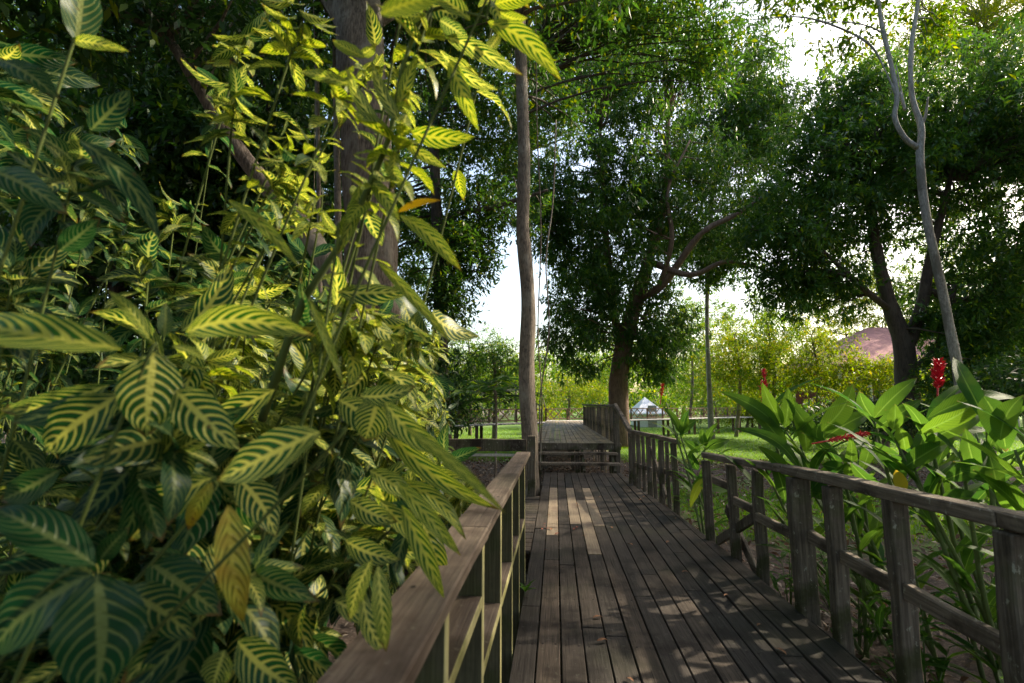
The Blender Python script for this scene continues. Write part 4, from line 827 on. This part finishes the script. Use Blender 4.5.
HB = [hero(873, 418, 859, 391, 15, YB+.4, .08, tone=.45), hero(874, 418, 917, 378, 16, YB+.2, .10, tone=.55), hero(875, 428, 922, 399, 14, YB+.2, .1, tone=.4), hero(893, 430, 895, 404, 13, YB, .05, tone=.8), hero(917, 434, 982, 388, 17, YB-.1, .26, tone=1.0, up=.1),
      hero(928, 418, 1020, 400, 18, YB-.2, .16, tone=.6), hero(984, 396, 1006, 452, 26, YB-.5, .08, tone=.35), hero(925, 442, 988, 408, 16, YB, .12, tone=.6), hero(930, 448, 990, 430, 16, YB, .12, tone=.55), hero(900, 470, 950, 440, 18, YB, .12, tone=.5),
      hero(900, 470, 868, 440, 16, YB+.2, .1, tone=.3), hero(905, 480, 880, 455, 16, YB+.2, .1, tone=.3), hero(1000, 440, 1024, 395, 20, YB-.6, .1, tone=.6), hero(905, 450, 898, 425, 14, YB, .1, tone=.9), hero(896, 470, 902, 500, 12, YB-.1, .05, tone=1.8), hero(945, 480, 1000, 462, 18, YB-.2, .12, tone=.3), hero(940, 500, 985, 500, 18, YB-.2, .15, tone=.25),
      hero(880, 490, 850, 462, 15, YB+.3, .1, tone=.3), hero(960, 470, 1015, 492, 18, YB-.3, .18, tone=.3), hero(975, 470, 965, 428, 17, YB-.2, .08, tone=.5)]
ginger('largest red ginger plant with arching leaves and one tall red cone beside the wavy trunk', (2.95, 3.7), HB,
       [(P(874, 420, YB+.2), .15, 12), (P(925, 420, YB), .15, 12), (P(895, 440, YB), .15, 12), (P(960, 450, YB-.2), .15, 12), (P(945, 470, YB+.5), .35, 7), (P(885, 470, YB+.6), .35, 7), (P(1000, 445, YB+.5), .15, 12), (P(975, 430, YB+.9), .15, 12), (P(1030, 430, YB+.9), .15, 12), (P(985, 398, YB-.4), .6, 3), (P(938, 400, YB+.3), .95, 0), (P(915, 470, YB), .4, 5)],
       [(P(938, 375, YB+.3), (.12, 0, 1), .21, .045)])
ginger('ginger plant in the lower right corner with broad drooping leaves', (3.0, 2.6), [],
       [(P(1015, 450, 2.9), .2, 10), (P(1030, 420, 2.9), .2, 10), (P(990, 490, 3.0), .2, 9), (P(1060, 470, 2.7), .2, 9)], [])
YC = 7.2
HC = [hero(680, 433, 662, 406, 8, YC, .1, tone=.6), hero(681, 433, 683, 405, 9, YC, .05, tone=.95), hero(681, 434, 697, 420, 10, YC, .1, tone=.3), hero(678, 440, 664, 425, 7, YC, .1, tone=.4), hero(705, 446, 702, 428, 8, YC, .06, tone=.5), hero(706, 446, 719, 422, 9, YC, .07, tone=.5), hero(706, 448, 730, 440, 10, YC, .1, tone=.45),
      hero(700, 452, 684, 440, 9, YC, .1, tone=.3), hero(693, 490, 706, 475, 8, YC-.4, .1, tone=.6), hero(703, 478, 690, 508, 8, YC-.8, .1, tone=1.5), hero(700, 486, 735, 490, 16, YC-.9, .12, tone=.7), hero(698, 470, 690, 450, 10, YC, .1, tone=.2)]
ginger('smaller ginger plant with a drooping red bud in the gap between the two right railings', (2.05, 6.9), HC,
       [(P(680, 434, YC), .3, 7), (P(705, 447, YC), .3, 7), (P(690, 460, YC), .25, 7), (P(697, 475, YC-.3), .2, 6), (P(666, 402, YC), .97, 0)], [(P(662, 390, YC), (.15, 0, 1), .18, .032)], spread=.15)
# low undergrowth under the ginger
def undergrowth():
    spots = [(2.25, 5.3, .55), (2.35, 4.4, .5), (2.3, 3.6, .55), (2.9, 5.6, .6), (2.5, 2.9, .5), (3.4, 4.6, .6)]
    labs = ['leafy seedling behind the loose slanted brace', 'leafy seedling behind the thick double post', 'leafy seedling beneath the middle of the near railing', 'leafy seedling behind the short sun-touched railing', 'leafy seedling under the near railing at lower right', 'leafy seedling in the shade below the largest ginger leaves']
    for (x, y, h), lab in zip(spots, labs):
        t = thing('seedling', lab, 'plant', (x, y, GZ), 'low seedlings behind the right railing'); sm = MB(); L = []
        for k in range(7):
            a = RNG.uniform(0, 6.28); top = np.array([x+.25*math.cos(a), y+.25*math.sin(a), GZ+h*RNG.uniform(.7, 1.4)]); b = np.array([x+.04*math.cos(a), y+.04*math.sin(a), GZ])
            sm.tube([(*b, .006), (*((b+top)/2+np.array([0, 0, .05])), .005), (*top, .003)], 5)
            for q in range(7):
                f = .35+.65*q/6; p = b+(top-b)*f; d = rnd_unit(1)[0]; d[2] = abs(d[2])*.5; d /= np.linalg.norm(d); L.append((p, p+d*RNG.uniform(.13, .24), np.array([0, 0, 1.]), RNG.uniform(.04, .065), .1, .2, RNG.uniform(0, .5)))
        sm.build('stems', M_gstem, t, smooth=True); link('leaves', blade_mesh('leaves', L, 2, 5, (0.8, 0.8)), M_ginger, t)
undergrowth()

# ============================================================ VARIEGATED SHRUBS
def rosette(c, axis, n, L, tone, spreadang=(55, 100)):
    """opposite leaf pairs round a shoot tip"""
    out = []; axis = np.array(axis, float); axis /= np.linalg.norm(axis); e = np.cross(axis, [.2, .9, .3]); e /= np.linalg.norm(e); g = np.cross(axis, e); a0 = RNG.uniform(0, 6.28)
    for k in range(n):
        f = k/max(1, n-1); a = a0+(k//2)*1.45+(k % 2)*math.pi+RNG.normal()*.15; o = e*math.cos(a)+g*math.sin(a)
        th = R(spreadang[0]+(spreadang[1]-spreadang[0])*(1-f)); p = np.array(c)-axis*(1-f)*L*.55; d = axis*math.cos(th)+o*math.sin(th); d[2] -= .32*RNG.random()+.08; d /= np.linalg.norm(d)
        ll = L*(1-.5*f**2)*RNG.uniform(.85, 1.15); nrm = axis*.8+np.array([0, 0, .5])-o*.2; tip = p+d*ll
        if (tip[2] > .1 and tip[2] < 1.45 and tip[0] > -.30 and tip[1] > -.2 and tip[1] < 5.2) or (abs(tip[0]) < .35 and tip[1] < .35 and abs(tip[2]-1.5) < .4): continue
        out.append((p, tip, nrm, ll*RNG.uniform(.32, .46), RNG.uniform(.04, .18), RNG.uniform(.1, .4), min(1.0, max(0, tone+RNG.normal()*.15+.25*f))))
    return out
def zshrub(label, root, tips, heroes=(), dead=(), Lf=.22, nroot=7, rr=.35, q0=3, xstems=()):
    t = thing('variegated_shrub', label, 'shrub', (root[0], root[1], GZ), 'striped-leaf shrubs on the left of the walk')
    L = list(heroes); sm = MB(); rts = [np.array([root[0]+RNG.uniform(-rr, rr), root[1]+RNG.uniform(-rr, rr), GZ-.03]) for _ in range(nroot)]
    hubs = []
    for r_ in rts:
        h = r_+np.array([RNG.normal()*.3, RNG.normal()*.3, RNG.uniform(.4, 1.3)]); sm.tube(smooth_path([(*r_, .022), (*((r_+h)/2+RNG.normal(size=3)*.05), .018), (*h, .013)], 4), 6, mi=1); hubs.append(h)
    for (c, ax, n, ll, tone) in tips:
        c = np.array(c); ax = np.array(ax, float); ax /= np.linalg.norm(ax)
        if n: L += rosette(c, ax, n, ll, tone)
        h = hubs[int(np.argmin([np.linalg.norm(q-c) for q in hubs]))]
        m_ = (h+c)/2-ax*np.linalg.norm(c-h)*.18+RNG.normal(size=3)*.03; pth = smooth_path([(*h, .006), (*m_, .0045), (*(c-ax*.06), .0035), (*c, .0025)], 6); sm.tube(pth, 5)
        if n:
            for q in range(q0, 18):
                if pth[q][2] > 1.55 and RNG.random() < .45: continue
                a = np.array(pth[q][:3]); b = np.array(pth[q+1][:3]); a = a+(b-a)*RNG.random()
                L += [l for l in rosette(a, b-a, 2 if q < 10 else 3, ll*RNG.uniform(.8, 1.1), max(0, tone-.25), (60, 110))]
    for st in xstems: sm.tube(smooth_path([(*P(*q[:3]), q[3]) for q in st], 6), 7)
    sm.build('stems', [M_zstem, M_zwood], t, smooth=True)
    link('leaves', blade_mesh('leaves', L, 4, 12, (0.85, 0.8)), M_zebra, t)
    for d in dead: recenter(link('dead_leaf', blade_mesh('dead_leaf', [d], 4, 12, (0.85, 0.8)), M_zebra, t))['label'] = 'yellowed drooping leaf'
    return t
def tipsfrom(spec, jit=6):
    """spec: (px, py, dist, n, tone[, length])"""
    out = []
    for s in spec:
        px, py, d, n, tone = s[:5]; ll = s[5] if len(s) > 5 else .20
        c = P(px, py, d); ax = np.array([.45+RNG.normal()*.35, -.15+RNG.normal()*.4, .75+RNG.normal()*.25]); out.append((c, ax, n, ll, tone))
    return out
def hz(bx, by, tx, ty, w, d, tone, arch=.06, fold=.2, dy=0, up=.15): return hero(bx, by, tx, ty, w, d, arch, fold, tone, dy, up)
# nearest shrub, rosettes A and B
D = .85
HZ = [hz(155, 352, 146, 437, 62, D, .55, .04, .15), hz(186, 332, 316, 336, 36, D, .75, .10, .3), hz(122, 350, -30, 322, 52, D-.15, .9, .08, .3, up=.4), hz(150, 340, 108, 290, 16, D, .9), hz(164, 338, 166, 303, 15, D, .2), hz(172, 346, 206, 361, 13, D, .85),
      hz(120, 395, 46, 452, 52, D, .35, .12), hz(176, 390, 240, 450, 46, D, .45, .08), hz(320, 432, 218, 481, 50, D-.05, .55, .06), hz(275, 390, 200, 430, 30, D+.2, .5), hz(110, 385, 0, 410, 30, D+.1, .35),
      hz(98, 574, 94, 700, 82, D-.15, .06, .05), hz(94, 574, -10, 655, 66, D-.15, .05, .08), hz(95, 566, -10, 508, 46, D-.1, .03, .08), hz(100, 560, 130, 527, 22, D, .05), hz(212, 478, 130, 541, 44, D+.1, .45), hz(238, 478, 276, 537, 38, D+.15, .4),
      hz(120, 592, 196, 640, 44, D, .2), hz(150, 562, 222, 616, 46, D+.05, .1), hz(238, 640, 300, 690, 44, D+.1, .35), hz(225, 650, 212, 690, 32, D+.1, .5), hz(60, 470, 0, 500, 34, D, .1), hz(170, 470, 60, 480, 30, D+.1, .3),
      hz(76, 44, 86, -30, 44, D+.1, .15), hz(380, 14, 448, -6, 26, D-.25, 1.0, .1), hz(72, 40, 130, 52, 18, D+.1, .8), hz(90, 130, 130, 90, 30, D+.1, .1), hz(60, 250, 100, 218, 26, D+.1, .05), hz(80, 140, 160, 240, 30, D, .1), hz(-10, 170, 70, 215, 36, D, .12), hz(0, 60, 60, 100, 34, D, .1)]
DD = [hz(228, 505, 243, 622, 34, D+.05, 1.36, .08), hz(212, 482, 188, 530, 18, D+.08, 1.3, .1)]
tipsA = tipsfrom([(158, 348, D, 0, .5), (97, 572, D-.15, 0, .2), (215, 480, D+.1, 0, .4), (340, 430, D, 0, .4), (76, 44, D+.1, 0, .3)])
rs = RNG
def fill(poly, n, d0, d1, nlv, tone, ll=.2):
    """random rosettes over an outline of the shrub, at distances d0..d1"""
    from_ = []; xs = [p[0] for p in poly]; ys = [p[1] for p in poly]
    while len(from_) < n:
        x = rs.uniform(min(xs), max(xs)); y = rs.uniform(min(ys), max(ys)); ins = False; j = len(poly)-1
        for i in range(len(poly)):
            if (poly[i][1] > y) != (poly[j][1] > y) and x < (poly[j][0]-poly[i][0])*(y-poly[i][1])/(poly[j][1]-poly[i][1])+poly[i][0]: ins = not ins
            j = i
        if not ins: continue
        if 332 < x < 402 and 95 < y < 285: continue
        d = rs.uniform(d0, d1); p = P(x, y, d)
        if p.z < GZ+.15 or (p.x > -.42 and p.z < 1.4): continue
        t0 = tone(x, y) if callable(tone) else tone
        from_.append((x, y, d, nlv, max(0, min(1, t0+rs.normal()*.2)), ll*rs.uniform(.8, 1.15)))
    return from_

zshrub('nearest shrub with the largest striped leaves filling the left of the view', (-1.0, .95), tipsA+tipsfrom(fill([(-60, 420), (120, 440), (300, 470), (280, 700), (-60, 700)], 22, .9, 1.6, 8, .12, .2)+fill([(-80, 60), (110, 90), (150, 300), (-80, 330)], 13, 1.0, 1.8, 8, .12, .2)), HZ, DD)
# upper spray reaching over the walk
U = 1.15
HU = [hz(488, 22, 561, 80, 26, U, .95, .10), hz(495, 4, 536, -2, 20, U, .95), hz(500, 12, 528, 18, 14, U, .9), hz(450, 60, 479, 131, 22, U, .95, .08), hz(446, 36, 524, 76, 20, U, .45, .1), hz(440, 50, 498, 90, 18, U, .5), hz(410, 132, 475, 137, 23, U, .95, .08), hz(405, 140, 446, 168, 15, U, .8), hz(404, 128, 372, 62, 15, U, .6), hz(398, 110, 418, 56, 16, U, .9),
      hz(393, 136, 352, 112, 16, U, .9), hz(390, 140, 346, 66, 16, U, .7), hz(395, 150, 392, 190, 14, U, .8), hz(385, 160, 410, 195, 15, U, .8), hz(365, 58, 332, 40, 16, U, .85), hz(350, 85, 300, 72, 15, U, .8), hz(360, 185, 338, 255, 16, U, .95), hz(372, 180, 400, 222, 18, U, .9), hz(400, 215, 462, 272, 20, U, .95, .1), hz(378, 262, 452, 345, 13, U, .9, .08),
      hz(340, 235, 352, 210, 18, U, .8), hz(500, 34, 480, 60, 14, U, .6), hz(470, 20, 430, -10, 26, U, .8), hz(440, 20, 470, 40, 20, U, .3)]
tipsU = tipsfrom([(486, 22, U, 0, .9), (402, 135, U, 8, .9, .13), (430, 30, U, 8, .7, .15), (375, 185, U, 6, .9, .12), (350, 90, U+.1, 8, .9, .13), (335, 235, U, 0, .9)])
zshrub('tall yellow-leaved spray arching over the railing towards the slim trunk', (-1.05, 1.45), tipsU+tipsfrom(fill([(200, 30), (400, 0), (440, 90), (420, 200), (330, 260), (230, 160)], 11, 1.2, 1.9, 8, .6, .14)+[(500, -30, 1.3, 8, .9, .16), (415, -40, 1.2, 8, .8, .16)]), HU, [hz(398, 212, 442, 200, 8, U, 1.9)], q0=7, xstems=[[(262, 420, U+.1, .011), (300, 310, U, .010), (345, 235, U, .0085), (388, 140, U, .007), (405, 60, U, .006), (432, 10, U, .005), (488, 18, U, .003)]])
# leafy shrub of the middle, leaning on the handrail
V_ = 1.25
HM = [hz(402, 425, 506, 514, 13, .8, 1.0, .05), hz(378, 398, 364, 442, 38, 1.1, .6, .04), hz(360, 396, 416, 386, 24, 1.1, .35, .08), hz(385, 402, 452, 456, 26, 1.05, .75, .06), hz(396, 480, 461, 556, 18, 1.15, .95, .08), hz(402, 505, 444, 598, 20, 1.15, .95, .08),
      hz(362, 592, 392, 658, 18, 1.0, .5, .1), hz(335, 600, 386, 618, 22, 1.05, .35, .1), hz(400, 455, 470, 480, 18, 1.5, .8, .1), hz(380, 500, 420, 545, 18, 1.3, .9, .1), hz(370, 470, 420, 500, 22, 1.25, .7, .1), hz(345, 540, 400, 560, 24, 1.15, .4, .1), hz(350, 500, 398, 522, 24, 1.2, .5, .1), hz(420, 515, 446, 595, 24, 1.5, .9, .1), hz(378, 565, 386, 652, 20, .95, .7, .1), hz(372, 560, 350, 620, 22, 1.0, .6), hz(385, 545, 432, 560, 18, 1.5, .8), hz(228, 200, 300, 268, 16, 1.0, .9), hz(310, 300, 345, 390, 10, 1.0, .95), hz(380, 420, 500, 510, 20, 1.3, .9, .1), hz(395, 480, 466, 540, 18, 1.3, .9, .08), hz(350, 410, 412, 440, 30, 1.2, .4), hz(340, 400, 378, 440, 34, 1.15, .5)]
zshrub('bright shrub leaning on the wide handrail with leaves hanging over it', (-1.25, 2.1), tipsfrom(fill([(190, 235), (320, 300), (420, 315), (440, 420), (440, 520), (400, 560), (330, 640), (240, 600), (180, 420)], 38, 1.25, 2.3, 9, lambda x, y: .3+.3*(y < 420), .2)), HM)
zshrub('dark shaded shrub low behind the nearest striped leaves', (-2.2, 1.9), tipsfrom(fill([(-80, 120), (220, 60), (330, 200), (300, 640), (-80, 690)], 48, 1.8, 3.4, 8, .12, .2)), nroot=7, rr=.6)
zshrub('farther striped shrub touching the handrail end, with small pale leaves', (-1.1, 3.7), tipsfrom(fill([(330, 300), (400, 310), (440, 335), (440, 440), (505, 500), (440, 560), (330, 500), (300, 380)], 58, 2.6, 4.4, 9, lambda x, y: .45, .19)), nroot=7, rr=.45)
zshrub('striped shrub on the far side of the others, below the massive trunk', (-2.4, 5.2), tipsfrom(fill([(240, 260), (340, 300), (430, 335), (450, 430), (440, 480), (250, 480), (200, 350)], 60, 4.0, 6.0, 9, .5, .2)), nroot=8, rr=.7)

# compound-leaved small tree near the slim trunk
def frondtree():
    Y = 10.5; t = thing('fern_leaved_tree', 'small tree with dark feather-like fronds left of the slim trunk', 'tree', (P(500, 420, Y).x, Y, GZ)); b = P(495, 420, Y); sm = MB(); pos = []; dr = []
    sm.tube(smooth_path([(b.x, Y, GZ, .03), (b.x+.03, Y, 1.2, .022), (b.x, Y, 1.9, .014)], 5), 6); 
    for k in range(12):
        a = k*2.4; r0 = np.array([b.x, Y, 1.5+.035*k]); e = r0+np.array([math.cos(a)*.95, math.sin(a)*.95, .25-.3*RNG.random()]); m_ = (r0+e)/2+np.array([0, 0, .28]); prev = None; pts = []
        for i in range(13):
            f = i/12; p = (1-f)**2*r0+2*f*(1-f)*m_+f*f*e; pts.append((*p, .006*(1-f)+.002))
            if i > 1:
                tg = (e-r0)/np.linalg.norm(e-r0); s = np.cross(tg, [0, 0, 1]); s /= np.linalg.norm(s)
                for q in (-1, 1): pos.append(p); dv = s*q+tg*.35+np.array([0, 0, -.25]); dr.append(dv/np.linalg.norm(dv))
        sm.tube(pts, 5)
    sm.build('stems', M_bark_slim, t, smooth=True); v, f = leaf_quads(np.array(pos), np.array(dr), RNG.uniform(.2, .3, len(pos)), .3, .2, up=np.tile([[0, 0, 1.]], (len(pos), 1)))
    link('fronds', np_mesh('fronds', v, f), L_dark, t)
frondtree()

# ============================================================ SMALL THINGS ON THE WALK
M_dry = plain('dry_fallen_leaf', (0.22, 0.10, 0.045), 0.8, 0.4, 20); M_dryr = plain('reddish_fallen_leaf', (0.22, 0.06, 0.035), 0.8, 0.3, 20)
def fallen():
    pr = None
    def one(x, y, L, a, mat):
        l = [((x, y, .010), (x+L*math.cos(a), y+L*math.sin(a), .012), (0.1, 0.1, 1), L*.42, .10, .35, 0)]
        me = blade_mesh('fallen_leaf', l, 2, 5, (0.85, 0.8)); o = link('fallen_leaf', me, mat); return o
    spots = [(random.uniform(-.15, 1.6), random.uniform(2.8, 10.5)) for _ in range(26)]+[(random.uniform(-.2, .25), random.uniform(5.8, 6.6)) for _ in range(7)]
    for i, (x, y) in enumerate(spots):
        o = one(x, y, random.uniform(.035, .085), random.uniform(0, 6.28), M_dryr if i > 25 else M_dry)
        tag(o, 'small dry fallen leaf lying on the dark boardwalk planks', 'leaf', 'fallen leaves on the boardwalk'); 
        me = o.data; n = len(me.vertices); a = np.empty(n*3, np.float32); me.vertices.foreach_get('co', a); a = a.reshape(-1, 3); c = a.mean(0); a -= c; me.vertices.foreach_set('co', a.ravel()); o.location = c.tolist()
fallen()
def sprig():
    a = P(524, 596, 4.15); t = thing('seedling', 'tiny green sprig sprouting at the left edge of the boardwalk', 'plant', (-.27, 4.1, 0)); L = []
    for k in range(7):
        an = k*1.1; b = np.array([-.26, 4.1, .03]); L.append((b, b+np.array([math.cos(an)*.09, math.sin(an)*.08, .03+.01*k]), np.array([0, 0, 1.]), .035, .1, .2, .3))
    link('leaves', blade_mesh('leaves', L, 2, 5, (0.85, 0.8)), M_ginger, t); m = MB(); m.tube([(-.272, 4.1, -.1, .003), (-.26, 4.1, .035, .002)], 5); m.build('stem', M_gstem, t)
sprig()
